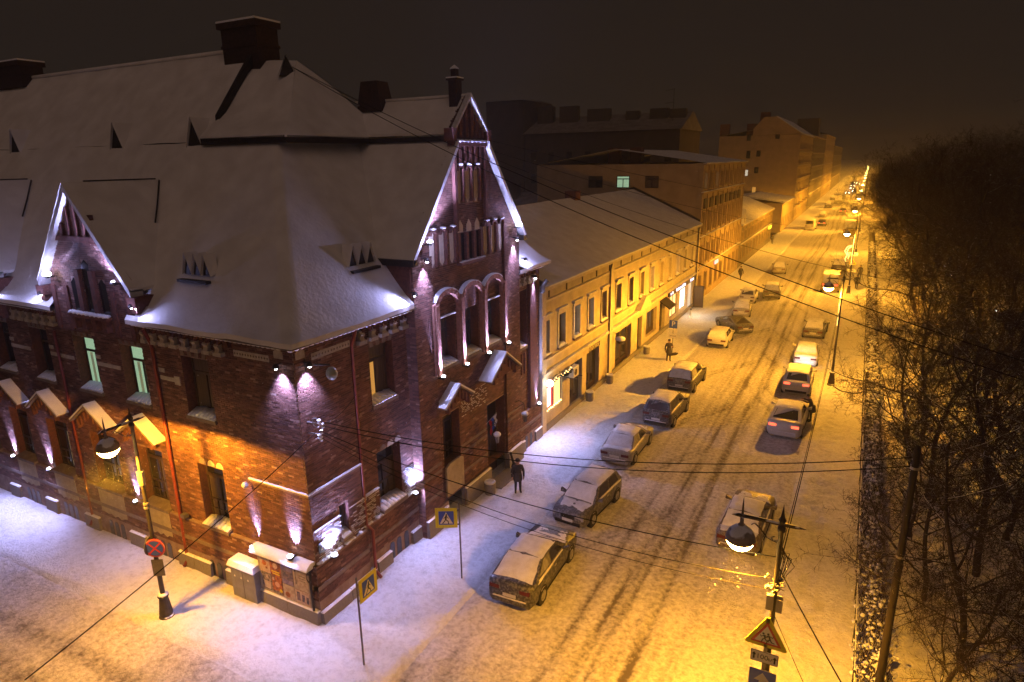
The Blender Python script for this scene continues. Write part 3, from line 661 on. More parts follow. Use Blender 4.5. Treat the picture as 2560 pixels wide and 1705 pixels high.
# downpipes
def pipe(pts, r, mt, nm='downpipe', rings=True):
    q = MB(); q.tube(pts, r, 8)
    o = q.build(nm, mt, HOUSE, True)
    return o
pipe([(-7.35,-.2,10.2),(-7.3,-.02,9.6),(-7.3,-.02,.45),(-7.3,-.22,.2)], .07, REDPIPE)
pipe([(-13.85,-.02,9.4),(-13.85,-.02,.6),(-13.85,-.2,.3)], .06, REDPIPE)
pipe([(.25,2.7,10.3),(-.02,2.72,9.7),(-.02,2.72,2.5),(.2,2.8,2.3),(.2,2.8,.5),(.4,2.85,.2)], .065, REDPIPE)
pipe([(.6,17.9,9.6),(.4,17.8,9.3),(.32,17.8,8.9)], .14, GREYMETAL, 'rain_hopper')
# small wall lamp and camera box
q = MB(); q.box(-6.95,-6.7,-.25,-.05,2.55,2.7); q.build('junction_box', GREYMETAL, HOUSE)
q = MB(); q.ball((-2.95,-.16,4.88),.12,8,5); q.build('alarm_bell', SNOW, HOUSE, True)

# ---------------------------------------------------------------- roofs
def grid_surface(rows, name, mt, parent, amp=.04, seed=0, skirt=0.0, smooth=True, keep=None):
    R = len(rows); C = len(rows[0]); vs = [v for r in rows for v in r]
    a = np.array(vs); nz_ = (vnoise(a[:,0]+a[:,2], a[:,1]+a[:,2], 1.7, 40+seed)-.5)*amp*2 + (vnoise(a[:,0]*1.0, a[:,1]+a[:,2], .6, 50+seed)-.5)*amp
    vs = [(v[0], v[1], v[2]+float(n)) for v, n in zip(vs, nz_)]
    fs = [(i*C+j, i*C+j+1, (i+1)*C+j+1, (i+1)*C+j) for i in range(R-1) for j in range(C-1)]
    if keep: fs = [f for f in fs if keep([sum(vs[i][k] for i in f)/4 for k in range(3)])]
    q = MB()
    q.add(vs, fs)
    if skirt:
        n = len(vs); low = [(v[0], v[1], v[2]-skirt) for v in vs[:C]]; q.add(vs[:C]+low, [(j, C+j, C+j+1, j+1) for j in range(C-1) if not keep or keep([(vs[j][k]+vs[j+1][k])/2 for k in range(3)])])
    return q.build(name, mt, parent, smooth)
def lerp3(a, b, t): return tuple(a[i]+(b[i]-a[i])*t for i in range(3))
PROF = [(0,10.62),(.2,10.74),(.45,10.95),(.8,11.35),(1.2,11.86),(1.7,12.52),(2.4,13.42),(3.1,14.3),(3.8,15.18),(4.5,16.05),(5.2,16.93)]
rows = []
for t, z in PROF:
    h = (.5-t, -.5+t, z); e = (.5-t, 18.6-t, z)
    rows.append([lerp3((-34,-.5+t,z), h, k/70) for k in range(70)] + [lerp3(h, e, k/36) for k in range(37)])
def keep(c):    # the bays rise through the eaves
    x, y = c[0], c[1]
    return not ((x > .12 and 6.0 < y < 15.1) or (y < -.05 and (GC-GH < x < GC+GH or -20.2-GH < x < -20.2+GH)))
grid_surface(rows, 'roof', ROOFSNOW, HOUSE, .045, 1, skirt=.17, keep=keep)
rows = [[lerp3((-34,-.5+5.2+s*3.3,16.93+s*4.0), (-8.8,-.5+5.2+s*3.3,16.93+s*4.0), k/40) for k in range(41)] for s in [i/10 for i in range(11)]]
rows.append([(x, 16.5, 12.0) for x, y, z in rows[-1]])
grid_surface(rows, 'roof', ROOFSNOW, HOUSE, .03, 2)
A1, A2 = (-8.8,7.9,20.40), (-6.5,7.9,20.25)
def face(p00, p01, p10, p11, n, m, nm='roof', seed=3, amp=.03, bell=0.0, skirt=0):
    rows = []
    for i in range(n+1):
        s = i/n; a = lerp3(p00, p10, s); b = lerp3(p01, p11, s); dz = -bell*math.sin(math.pi*min(1, s*1.3))**2 if bell else 0
        rows.append([(p[0], p[1], p[2]+dz) for p in (lerp3(a, b, k/m) for k in range(m+1))])
    return grid_surface(rows, nm, ROOFSNOW, HOUSE, amp, seed, skirt)
face((-8.8,4.4,17.13),(-3.95,4.4,17.10), A1, A2, 10, 18, seed=4, bell=.25, skirt=.1)
face((-3.95,4.4,17.10),(-3.95,11.8,17.10), A2, (A2[0],A2[1]+.01,A2[2]), 10, 18, seed=5, bell=.25, skirt=.1)
face((-3.95,11.8,17.1),(-8.8,11.8,17.1), (A2[0],A2[1]+.02,A2[2]), (A1[0],A1[1]+.02,A1[2]), 4, 4, seed=6)
face((.45,9.2,17.16),(-6.0,9.2,17.16),(.45,RC,18.62),(-6.0,RC,18.62), 6, 16, seed=7, skirt=.1)
face((.45,12.0,17.16),(-6.0,12.0,17.16),(.45,RC+.01,18.62),(-6.0,RC+.01,18.62), 4, 8, seed=8)
for s in (-1, 1):                         # long lower slopes of the street gable
    y0, y1 = RC+s*4.78, RC+s*1.28
    face((.62,y0,12.38),(-1.15,y0,12.38),(.62,y1,16.80),(-4.8,y1,16.80), 12, 10, seed=9, skirt=.12, amp=.02)
    q = MB(); q.hexa([(.30,y0,12.12),(.62,y0,12.12),(.62,y1,16.52),(.30,y1,16.52)], [(.30,y0,12.34),(.62,y0,12.34),(.62,y1,16.76),(.30,y1,16.76)]); q.build('verge', WHITEP, HOUSE)
    q = MB(); q.hexa([(.30,RC+s*1.42,17.08),(.52,RC+s*1.42,17.08),(.52,RC,18.58),(.30,RC,18.58)], [(.30,RC+s*1.42,17.2),(.52,RC+s*1.42,17.2),(.52,RC,18.76),(.30,RC,18.76)]); q.build('verge', WHITEP, HOUSE)
    q = MB(); q.box(.1,.55,RC+s*1.42-.14,RC+s*1.42+.14,16.78,17.3); q.build('kneeler', DBRICK, HOUSE)
    q = MB(); q.box(-1.3,.62,y0-.04 if s < 0 else y0-.3,y0+.3 if s < 0 else y0+.04,12.1,12.36); q.build('eave_board', DARKMETAL, HOUSE)
q = MB(); q.box(-1.6,.3,5.95,6.05,10.5,12.3); q.add([(-1.6,5.94,10.9),(.3,5.94,10.9),(.3,5.94,12.3),(-1.6,5.94,12.3)], [(0,1,2,3)]); q.build('bay_cheek', DBRICK, HOUSE)
# roof break: scalloped ledge, with the drop shadow under it put in as dark boxes
q = MB(); q.box(-8.8,-4.25,4.42,4.72,16.78,16.98); q.box(-4.27,-3.97,4.42,9.3,16.78,16.98); q.box(-4.27,.30,9.22,9.52,16.80,17.0)
n = 0
for i in range(48): q.box(-8.75+.1*i,-8.70+.1*i,4.38,4.43,16.92,17.05)
for i in range(48): q.box(-3.98,-3.93,4.5+.1*i,4.55+.1*i,16.92,17.05)
q.build('roof_gutter', DARKMETAL, HOUSE)
for c in (GC, -20.2):                     # left gables
    for s in (-1, 1):
        x1 = c+s*3.0
        f = lambda z: (z-10.6)/1.21-.45
        face((x1,-.42,11.72),(x1,f(11.72)+.1,11.72),(c,-.42,15.45),(c,f(15.45)+.1,15.45), 10, 8, seed=12, amp=.02, skirt=.12)
        q = MB(); q.hexa([(x1,-.40,11.40),(c,-.40,15.12),(c,.1,15.12),(x1,.1,11.40)], [(x1,-.40,11.66),(c,-.40,15.38),(c,.1,15.38),(x1,.1,11.66)]); q.build('verge', WHITEP, HOUSE)
        q = MB(); q.box(x1-.25,x1+.25,-.42,.45,11.05,11.42); q.box(x1-.15,x1+.15,-.34,.2,10.8,11.05); q.build('kneeler', DBRICK, HOUSE)
    q = MB(); q.tube([(c,.4,15.49),(c,3.3,15.49)], .03, 5); q.build('ridge_strip', DARKMETAL, HOUSE)
    q = MB(); q.tube([(c+.05,3.42,15.42),(c+.75,2.72,14.55),(c+1.35,2.1,13.85)], .035, 5); q.build('valley_strip', DARKMETAL, HOUSE)
# eaves: dark board, snowy cornice
for a, b in ((-17.6,GC-GH),(GC+GH,.46)): part(TL, 'eave_board', GREYMETAL, (a,b,.10,.46,10.40,10.50))
for a, b in ((-.10,6.04),(15.06,18.4)): part(TR, 'eave_board', GREYMETAL, (a,b,.10,.46,10.40,10.50))
q = MB()
for i in range(150):
    u = -.3-.22*i
    if -13.1 < u < -7.8 or u < -23: continue
    q.ball((u,-.26,10.37),.12,6,4,.6)
for i in range(84):
    u = -.3+.22*i
    if 5.9 < u < 15.1: continue
    q.ball((.26,u,10.37),.12,6,4,.6)
q.build('cornice_snow', SNOW, HOUSE, True, kind='stuff')
for a, b in ((-17.6,GC-GH),(GC+GH,.22)): part(TL, 'cornice', BAND, (a,b,-.1,.22,10.28,10.398))
for a, b in ((0,6.04),(15.06,18.3)): part(TR, 'cornice', BAND, (a,b,-.1,.22,10.28,10.398))
# ridge caps
q = MB(); q.tube([(-34,8.0,20.95),(-10.6,8.0,20.95)], .1, 6); q.tube([(-6,RC,18.66),(.3,RC,18.66)], .07, 6); q.build('ridge_cap', ROOFSNOW, HOUSE, True)
q = MB(); q.hexa([(-8.95,5.4,17.7),(-8.7,5.4,17.7),(-8.7,8.1,20.9),(-8.95,8.1,20.9)], [(-8.95,5.4,18.0),(-8.7,5.4,18.0),(-8.7,8.1,21.35),(-8.95,8.1,21.35)]); q.build('parapet', DARKMETAL, HOUSE)
def chimney(x0,x1,y0,y1,z0,z1,fl=.12,cap=.25):
    q = MB(); q.hexa([(x0,y0,z0),(x1,y0,z0),(x1,y1,z0),(x0,y1,z0)], [(x0,y0,z1-cap),(x1,y0,z1-cap),(x1,y1,z1-cap),(x0,y1,z1-cap)])
    q.box(x0-fl,x1+fl,y0-fl,y1+fl,z1-cap,z1); q.box(x0-.05,x1+.05,y0-.05,y1+.05,z0+(z1-z0)*.5,z0+(z1-z0)*.5+.12)
    o = q.build('chimney', CHIM, HOUSE)
    q = MB(); q.box(x0-fl,x1+fl,y0-fl,y1+fl,z1,z1+.08); q.build('chimney_snow', SNOW, o)
chimney(-10.5,-8.3,7.5,8.7,19.9,22.0); chimney(-31.5,-27.0,7.4,8.6,20.4,21.8)
q = MB(); q.hexa([(-5.3,10.1,18.2),(-3.9,10.1,18.2),(-3.9,11.1,18.2),(-5.3,11.1,18.2)], [(-5.05,10.2,19.5),(-4.15,10.2,19.5),(-4.15,11.0,19.5),(-5.05,11.0,19.5)]); q.build('chimney', CHIM, HOUSE)
q = MB(); q.box(-.35,.05,10.2,10.6,18.2,19.25); q.box(-.42,.12,10.13,10.67,19.25,19.33); q.box(-.27,-.03,10.28,10.52,19.33,19.7); q.build('finial', CHIM, HOUSE)
q = MB(); q.box(-.42,.12,10.13,10.67,19.33,19.38); q.lathe([(.2,0),(.16,.06),(.02,.16)], -.15, 10.4, 8, 19.7); q.build('finial_snow', SNOW, HOUSE)
def lucarne(p, w, h, back, dirv, parent=HOUSE, rm=None):
    dx, dy = dirv; px, py = -dy, dx
    P = lambda a, b, z: (p[0]+px*a+dx*b, p[1]+py*a+dy*b, p[2]+z)
    q = MB(); q.add([P(-w/2,0,0),P(w/2,0,0),P(0,0,h)], [(0,1,2)]); o = q.build('lucarne', DARKMETAL, parent)
    q = MB(); q.add([P(-w/2-.05,.08,-.02),P(w/2+.05,.08,-.02),P(0,.1,h+.06),P(0,-back,h+.03),P(-w/2-.05,-.25,.1),P(w/2+.05,-.25,.1)], [(0,2,3,4),(1,5,3,2)]); q.build('lucarne_roof', rm or ROOFSNOW, o)
for x in (-23.4,-14.75,-9.4): lucarne((x,4.6,16.72), .95, 1.15, .9, (0,-1))
lucarne((-6.3,7.1,19.5), .7, .8, .7, (.7,-.7))
for k in range(3): lucarne((-5.75+.5*k,.85,12.2), .44, .74, .45, (0,-1)); lucarne((-.98,4.2+.5*k,12.3), .44, .74, .45, (1,0))
for T in (0, 1):
    q = MB()
    if T == 0: q.box(-6.05,-4.5,.55,.78,11.95,12.05)
    else: q.box(-.95,-.72,3.95,5.5,12.05,12.15)
    q.build('lucarne_sill', DARKMETAL, HOUSE)
# ---------------------------------------------------------------- wall floodlights
def flood(loc, out, label, aim, power=120, spill=60, ang=75, lens=.13, point=False, group='white floodlights on the brick house'):
    t = thing('wall_floodlight', label, 'floodlight', loc, 0, group)
    ox, oy = out; a = Vector(aim).normalized()
    f_ = 1 if a.z > -.3 else -1
    q = MB(); q.tube([(-ox*.28,-oy*.28,-.1*f_),(0,0,-.1*f_)], .03, 6); q.build('bracket', DARKMETAL, t)
    f_ = 1 if a.z > -.3 else -1
    q = MB(); q.lathe([(.06,-.14),(.11,-.06),(.12,.0)] if f_ > 0 else [(.12,.0),(.11,.06),(.06,.14)], 0, 0, 10); q.build('housing', DARKMETAL, t, True)
    q = MB(); q.ball((0,0,.02*f_), lens*.62, 10, 6, .7); q.build('lens', BULB_W, t, True)
    lamp('SPOT', tuple(a*.12), aim, power*14, COLD, t, .04, ang, .9, 'beam')
    if spill and point: lamp('POINT', (ox*.3, oy*.3, .1), None, spill*1.8, COLD, t, .1, name='spill')
    elif spill: lamp('SPOT', (ox*.12, oy*.12, .1), (ox, oy, -.75), spill*7, COLD, t, .1, 150, .6, 'spill')
    return t
LO = (0,-1); RO = (1,0)
flood((-19.9,-.05,2.40), LO, 'white floodlight on the side street wall nearest the picture edge', (0,.34,1), 170, 130, 55)
flood((-16.75,-.05,2.40), LO, 'white floodlight between the second and third barred ground windows', (0,.34,1), 170, 130, 55)
flood((-10.2,-.05,2.36), LO, 'white floodlight just behind the lamp post on the side street wall', (0,.34,1), 150, 30, 50)
flood((-2.85,-.30,2.45), LO, 'white floodlight above the grey cabinet beside the poster board', (0,.50,1), 150, 25, 50)
flood((-.85,-.34,2.68), LO, 'white floodlight standing on the snowy top of the poster board', (0,.50,1), 170, 55, 50, lens=.16)
flood((.24,.68,2.46), RO, 'white floodlight on the snowy ledge just round the corner', (-.30,.15,1), 150, 36, 105, lens=.17)
flood((.12,5.74,2.42), RO, 'white floodlight at the foot of the bay beside the snow-filled window sill', (-.2,.12,1), 240, 65, 85)
flood((.30,17.45,2.45), RO, 'white floodlight low on the far end pier by the shop', (-.2,0,1), 150, 130, 55)
for y, nm in ((7.41,'first'),(9.34,'second'),(11.32,'third'),(13.27,'fourth')):
    flood((.66,y,7.20), RO, 'white floodlight at the foot of the %s lit pilaster from the corner' % nm, (-.13,0,1), 300, 14, 42, lens=.14)
flood((-.55,-.26,9.66), LO, 'downward floodlight under the eaves on the side street face of the corner', (0,.22,-1), 95, 0, 85, lens=.09)
flood((.26,.40,9.66), RO, 'downward floodlight under the eaves on the main street face of the corner', (-.22,0,-1), 95, 0, 85, lens=.09)
flood((.60,6.72,12.20), RO, 'downward floodlight at the top of the gable pier nearest the corner', (-.22,0,-1), 150, 0, 70, lens=.1)
flood((.60,14.4,12.20), RO, 'downward floodlight at the top of the far gable pier', (-.22,0,-1), 150, 0, 70, lens=.1)
flood((.74,6.78,12.95), RO, 'bright floodlight at the lower near corner of the street gable', (-.16,.62,.76), 520, 70, 50, lens=.19, point=True)
flood((.74,14.35,12.92), RO, 'brightest floodlight at the lower far corner of the street gable', (-.18,-.62,.76), 520, 80, 50, lens=.25, point=True)
flood((.58,5.82,11.0), RO, 'floodlight on the roof edge beside the near pier of the street gable', (-.35,-1,-.35), 26, 8, 110, lens=.07, point=True)  # added lamp: stands for the pier downlight's spill on the eave snow
flood((.58,15.33,11.05), RO, 'floodlight on the roof edge beside the far pier of the street gable', (-.4,1,-.35), 26, 8, 110, lens=.09, point=True)  # same added spill beside the far pier
flood((.30,17.05,9.85), RO, 'downward floodlight at the top of the far end pier', (-.16,0,-1), 160, 0, 40, lens=.12)
flood((-12.45,-.52,11.95), LO, 'brightest floodlight at the far lower corner of the side street gable', (.60,.20,.76), 480, 70, 55, lens=.25, point=True)
flood((GC+2.25,-.48,11.95), LO, 'floodlight tucked under the near slope of the side street gable', (-.62,.25,.70), 160, 20, 60, lens=.1, point=True)
flood((GC-3.0,-.40,11.05), LO, 'floodlight on the roof edge at the far side of the side street gable', (-1,.45,-.35), 26, 8, 110, lens=.07, point=True)  # lamp added to brighten the eave snow, far side
flood((GC+2.95,-.40,11.05), LO, 'floodlight on the roof edge at the near side of the side street gable', (1,.45,-.35), 26, 8, 110, lens=.07, point=True)  # lamp added to brighten the eave snow, near side
flood((-17.5,-.40,11.05), LO, 'floodlight on the roof edge at the left border of the picture', (.9,.45,-.35), 26, 8, 110, lens=.07, point=True)  # added eave snow light of the next gable
# ---------------------------------------------------------------- the row of houses down the street
CREAM = M('cream_stucco', (.52,.46,.37), (.40,.35,.27), ns=1.2, rough=.9, bump=.3, bs=25, det=6)
CREAM2 = M('cream_trim', (.62,.56,.46), (.50,.45,.36), ns=3, rough=.9, bump=.2, bs=30)
TAN = M('tan_stucco', (.36,.27,.17), (.28,.21,.13), ns=.8, rough=.9, bump=.3, bs=20, det=6)
TAN2 = M('tan_trim', (.34,.25,.16), (.27,.20,.125), ns=3, rough=.9)
GREY = M('grey_stucco', (.15,.125,.105), (.11,.09,.08), ns=.8, rough=.95, det=6)
DARKG = M('dark_stucco', (.085,.07,.06), (.06,.05,.045), ns=.7, rough=.95, det=6)  # even dark brown; the unlit night look of back walls is in the colour
SHOPW = M('shop_lit_glass', (.6,.5,.3), (.9,.5,.2), ns=3, emit=(1.0,.62,.25), es=1.6)
SHOPR = M('shop_red_glass', (.5,.1,.1), emit=(.75,.12,.14), es=.5)
SHOPC = M('shop_cream_glass', (.6,.6,.5), emit=(1.0,.86,.60), es=3.2)
BLUEW = M('blue_white_sign', (.6,.6,.9), emit=(.62,.66,1.0), es=3.0)
PINKS = M('pink_sign', (.8,.4,.6), emit=(1.0,.35,.55), es=1.6)
GREENS = M('green_sign', (.5,.7,.1), emit=(.75,.85,.05), es=1.6)
def cells(mb, u0, u1, z0, z1, d, holes, depth=.3):
    sv = HOLES['R'], WALL['R']; HOLES['R'] = holes; WALL['R'] = mb; REV['R'] = mb; wall('R', u0, u1, z0, z1, d, depth); HOLES['R'], WALL['R'] = sv
def text_mesh(s, size, mt, parent, mw, name='lettering', ext=.01):
    c = bpy.data.curves.new(name, 'FONT'); c.body = s; c.size = size; c.extrude = ext; c.align_x = 'CENTER'; c.align_y = 'CENTER'
    o = bpy.data.objects.new(name, c); COL.objects.link(o)
    dg = bpy.context.evaluated_depsgraph_get(); me = bpy.data.meshes.new_from_object(o.evaluated_get(dg)); bpy.data.objects.remove(o); bpy.data.curves.remove(c)
    me.materials.clear(); me.materials.append(mt); me.transform(mw)
    return link(name, me, parent)
def facing(p, right, up):    # matrix: text x -> right, y -> up
    r = Vector(right).normalized(); u = Vector(up).normalized(); n = r.cross(u)
    return Matrix.Translation(Vector(p)) @ Matrix((r, u, n)).transposed().to_4x4()
def fwindow(T, u0, u1, z0, z1, d, mt, root, surround=None, sd=.05, mul=True, simple=False):
    w = window(T, u0, u1, z0, z1, d, [mt], root, tr=1 if simple else .68, mul=mul, fw=.06)
    if surround:
        q = MB(T); f = .16; o = d + .25
        q.box(u0-f,u0,o,o+sd,z0-.1,z1+f); q.box(u1,u1+f,o,o+sd,z0-.1,z1+f); q.box(u0,u1,o,o+sd,z1,z1+f); q.build('surround', surround, w)
    return w
# --- two-storey cream house with the shops
H2 = thing('shop_house', 'two-storey cream stucco house with street-level shops beside the brick house', 'house', (0,18.2,0))
T2 = TR; Y0 = 18.2
y = lambda v: v - Y0
win = [(19.0-.5,19.0+.4)] + [(c-.5,c+.5) for c in (21.25,23.65,26.1,28.65)] + [(31.75+2.93*k-.55, 31.75+2.93*k+.55) for k in range(9)]
hol = [(y(a),y(b),5.0,7.0) for a, b in win]
gops = [(19.15,21.4,1.15,3.15),(22.6,24.7,.2,3.2),(25.5,27.9,.2,3.2),(31.4,35.2,.2,3.2),(36.9,38.2,.1,3.2),(39.4,42.6,.9,3.1),(43.6,45.4,.2,3.1),(47.2,49.8,.9,3.0),(51.0,53.6,.9,3.0),(54.4,56.6,.2,3.1)]
hol += [(y(a),y(b),c,e) for a, b, c, e in gops]
q = MB(T2); cells(q, y(18.2), y(58), 0, 9.0, 0, hol, .35); q.box(y(18.2),y(58),-14,-.5,0,8.9); q.build('wall', CREAM, H2)
for k, (a, b) in enumerate(win):
    mt = {1: GLASSB, 2: GLASSC, 3: GLASSC, 8: GLASSC, 10: GLASSW, 11: GLASSC}.get(k, GLASS)
    w = fwindow(T2, y(a)+.02, y(b)-.02, 5.03, 6.98, -.25, mt, H2, CREAM2, .07)
    q = MB(T2); q.box(y(a)-.28,y(b)+.28,0,.2,7.22,7.36); q.build('window_hood', CREAM2, w)
    q = MB(T2); q.box(y(a)-.26,y(b)+.26,.0,.18,7.36,7.40); q.build('hood_snow', SNOW, w)
    s = sill(T2, y(a)-.1, y(b)+.1, 5.0, -.1, .06, w, snow=True, h=.12)
for nm, mt, a0, a1, d, z0, z1 in (('cornice',CREAM2,18.2,58,.34,8.86,9.1),('frieze_band',CREAM2,18.2,58,.12,8.1,8.25),('belt_course',CREAM2,18.2,58,.22,3.72,3.88),('belt_course',CREAM2,18.2,58,.12,4.55,4.68),('plinth',GRANITE,18.2,58,.12,0,.5)):
    q = MB(T2); q.box(y(a0),y(a1),-.05,d,z0,z1); q.build(nm, mt, H2)
for z, d in ((3.88,.2),(9.1,.30)):
    q = MB(T2)
    for i in range(80):
        a = y(18.2)+.4975*i; q.box(a,a+.4975,0,d+random.uniform(-.05,.02),z,z+random.uniform(.03,.06))
    q.build('ledge_snow', SNOW, H2)
for c in (18.45,29.95,57.6):
    q = MB(T2); q.box(y(c)-.28,y(c)+.28,-.02,.16,0,8.85); q.build('pilaster', CREAM2, H2)
for c in (29.4,57.1):
    q = MB(); q.tube([(.3,y(c),8.9),(.2,y(c),8.4),(.2,y(c),.3),(.4,y(c),.15)], .06, 7); q.build('downpipe', GREYMETAL, H2, True)
for i in range(15):
    q = MB(T2); c = y(19.4)+2.55*i; q.box(c-.06,c+.06,.0,.05,8.3,8.8); q.build('attic_vent', DARKG, H2)
for k, (a, b, c, e) in enumerate(gops):
    if k == 0:
        w = window(T2, y(a), y(b), c, e, -.1, [SHOPR,SHOPW], H2, tr=1, frame=DARKMETAL)
        q = MB(T2); q.box(y(a)+.25,y(a)+.75,-.14,-.115,c+.3,c+1.5); q.build('display', M('display_white', (.9,.8,.8), emit=(1,.75,.72), es=2.5), w)
        for j in range(9):
            q = MB(T2); q.ball((y(a)+.15+.25*j,-.05,c+.12+.02*(j%3)), .05, 6, 4); q.build('fairy_bulb', M('fairy_bulb', (1,.6,.2), emit=(1,.6,.2), es=8) if j == 0 else bpy.data.materials['fairy_bulb'], w)
    elif k in (7, 8): window(T2, y(a), y(b), c, e, -.1, [SHOPC if k == 8 else SHOPW], H2, tr=1, frame=DARKMETAL)
    elif k == 9:
        q = MB(T2); q.box(y(a),y(b),-.25,-.2,c,e); q.build('shop_door', GLASSC, H2)
    else:
        q = MB(T2); q.box(y(a),y(b),-.32,-.28,c,e); o = q.build('shop_door' if e-c > 2.5 else 'window', WOOD, H2)
        for s0 in (.12,.55):
            p = MB(T2); p.box(y(a)+(b-a)*s0,y(a)+(b-a)*(s0+.33),-.29,-.26,c+.5,e-.2); p.build('pane', GLASS, o)
RS2 = [[(.36-1.57*i*.64, y(18.2)+39.9*k/40, 9.14+.455*1.57*i*.5) for k in range(41)] for i in range(0)]
def slope(root, x0, z0, x1, z1, ya, yb, seed, n=8, m=30, sk=.1):
    rows = [[(x0+(x1-x0)*i/n, ya+(yb-ya)*k/m, z0+(z1-z0)*i/n) for k in range(m+1)] for i in range(n+1)]
    return grid_surface(rows, 'roof', ROOFSNOW, root, .03, seed, sk)
slope(H2, .36, 9.14, -7.5, 12.7, y(18.7), y(57.9), 60); slope(H2, -14.5, 9.2, -7.5, 12.7, y(18.7), y(57.9), 61, 3, 8)
q = MB(); q.box(-8,-7,y(40),y(41.2),12.0,13.3); q.build('chimney', DBRICK, H2)
# hood over the side door, awning, lit fascia
q = MB(); q.prism([(y(35.9),4.05),(y(39.3),4.05),(y(37.6),5.05)], 'x', .02, .5); q.build('pediment', CREAM2, H2)
q = MB(); q.add([(0.02,y(43.4),3.4),(.02,y(45.6),3.4),(1.0,y(45.6),2.75),(1.0,y(43.4),2.75),(0.02,y(43.4),3.3),(.02,y(45.6),3.3),(1.0,y(45.6),2.65),(1.0,y(43.4),2.65)], [(0,1,2,3),(7,6,5,4),(3,2,6,7),(0,3,7,4),(1,5,6,2)]); aw = q.build('awning', DARKMETAL, H2)
q = MB(T2); q.box(y(46.3),y(56.8),.0,.14,3.2,3.68); fs = q.build('fascia', DARKMETAL, H2)
for a, b in ((46.6,47.8),(48.8,52.6),(54.6,56.2)):
    n = int((b-a)/.42)
    for i in range(n):
        q = MB(T2); x = y(a)+(b-a)*(i+.5)/n; hh = random.choice([.24,.28,.2]); w_ = .13
        q.box(x-w_,x-w_+.07,.14,.17,3.3,3.3+hh); q.box(x-w_+.07,x+w_*.5,.14,.17,3.3+hh-.07,3.3+hh) ; q.box(x+w_*.5,x+w_*.5+.06,.14,.17,3.3,3.3+hh*.8); q.build('letter', BLUEW, fs)
for i, ch in enumerate('FОТОГЕЯ'[1:]):
    text_mesh(ch, .46, DARKMETAL, H2, facing((.15, y(25.7)+.36*i, 3.45), (0,1,0), (0,0,1)), 'letter')
lamp('AREA', (1.0, y(52.3), 2.6), (.5,0,-1), 60, (1.0,.86,.62), H2, 1.6, name='shop_spill')
# things on and by the shop house
t = thing('globe_lamp', 'round white globe lamp beside the lit shop window', 'lamp', (.45,18.55,3.35))
q = MB(); q.ball((0,0,0), .22, 14, 9); q.build('globe', M('globe_white', (.9,.9,.9), emit=(.93,1,.97), es=7), t, True)
q = MB(); q.tube([(-.45,0,.05),(-.1,0,.05)], .025, 6); q.build('bracket', DARKMETAL, t)
lamp('POINT', (.32,0,0), None, 60, (.85,1,.95), t, .2)
t = thing('air_conditioner', 'white outdoor air conditioner unit above the dark shop doorway', 'air conditioner', (.22,22.35,2.65))
q = MB(); q.box(0,.34,-.42,.42,0,.62); q.build('casing', M('ac_white', (.55,.53,.5), rough=.6), t)
q = MB(); q.add([(.345,.22*math.cos(k*.524)-.08,.31+.22*math.sin(k*.524)) for k in range(12)], [tuple(range(12))]); q.build('fan_grille', DARKMETAL, t)
q = MB(); q.box(-.2,.6,-.40,-.36,-.06,0); q.build('bracket', GREYMETAL, t); q = MB(); q.box(-.2,.6,.36,.40,-.06,0); q.build('bracket', GREYMETAL, t)
q = MB(); q.box(0,.33,-.42,.42,.62,.68); q.build('snow', SNOW, t)
t = thing('fir_garland', 'fir garland with warm bulbs over the lit shop window', 'garland', (.25,19.0,3.3))
q = MB()
for _ in range(420):
    u = random.uniform(0,3.0); th = random.uniform(0,6.28); r = random.uniform(.05,.22); b_ = Vector((.1,u,.12*math.sin(u*2))); e_ = b_+Vector((abs(math.cos(th))*r,random.uniform(-.1,.1),math.sin(th)*r))
    q.add([tuple(b_),tuple(e_),tuple(e_+Vector((.02,.03,.02)))], [(0,1,2)])
q.build('fir_needles', M('fir', (.02,.035,.015)), t, kind='stuff')
for j in range(11):
    q = MB(); q.ball((.22,.2+.25*j,.05+.08*math.sin(j*2.1)), .035, 6, 4); q.build('bulb', bpy.data.materials['fairy_bulb'], t)
t = thing('hanging_flower_basket', 'snow-topped hanging basket by the dark archway', 'basket', (.55,30.9,2.9))
q = MB(); q.lathe([(.12,-.3),(.3,-.1),(.36,.05)], 0, 0, 10); q.build('basket', DARKMETAL, t); q = MB(); q.ball((0,0,.08), .42, 9, 5, .45); q.build('snow', SNOW, t, True); q = MB(); q.tube([(-.55,0,.5),(0,0,.5),(0,0,.2)], .02, 5); q.build('bracket', DARKMETAL, t)
t = thing('glass_door', 'open glass shop door panel by the bright shop front', 'door', (.1,56.9,.1), 0)
q = MB(); q.box(0,.06,-.05,0,0,2.4); q.box(1.0,1.06,-.05,0,0,2.4); q.box(.06,1.0,-.05,0,2.32,2.4); q.box(.06,1.0,-.05,0,0,.12); q.build('frame', DARKMETAL, t); q = MB(); q.box(.06,1.0,-.03,-.02,.12,2.32); q.build('pane', GLASSB, t)
t = thing('bicycle', 'white bicycle leaning by the bright shop front', 'bicycle', (1.0,51.5,.13), .5)
for s in (-.52, .52):
    q = MB(); q.tube([(.0,s+.33*math.cos(a*.5236),.34+.33*math.sin(a*.5236)) for a in range(13)], .022, 5, False); q.build('wheel', M('bike_white', (.7,.68,.62), rough=.4) if s < 0 else bpy.data.materials['bike_white'], t)
q = MB(); BW = bpy.data.materials['bike_white']
for a, b in (((0,-.52,.34),(0,-.15,.85)),((0,-.15,.85),(0,.38,.82)),((0,.38,.82),(0,.0,.32)),((0,0,.32),(0,-.2,.9)),((0,0,.32),(0,-.52,.34)),((0,.38,.95),(0,.52,.34))): q.tube([a,b], .022, 5)
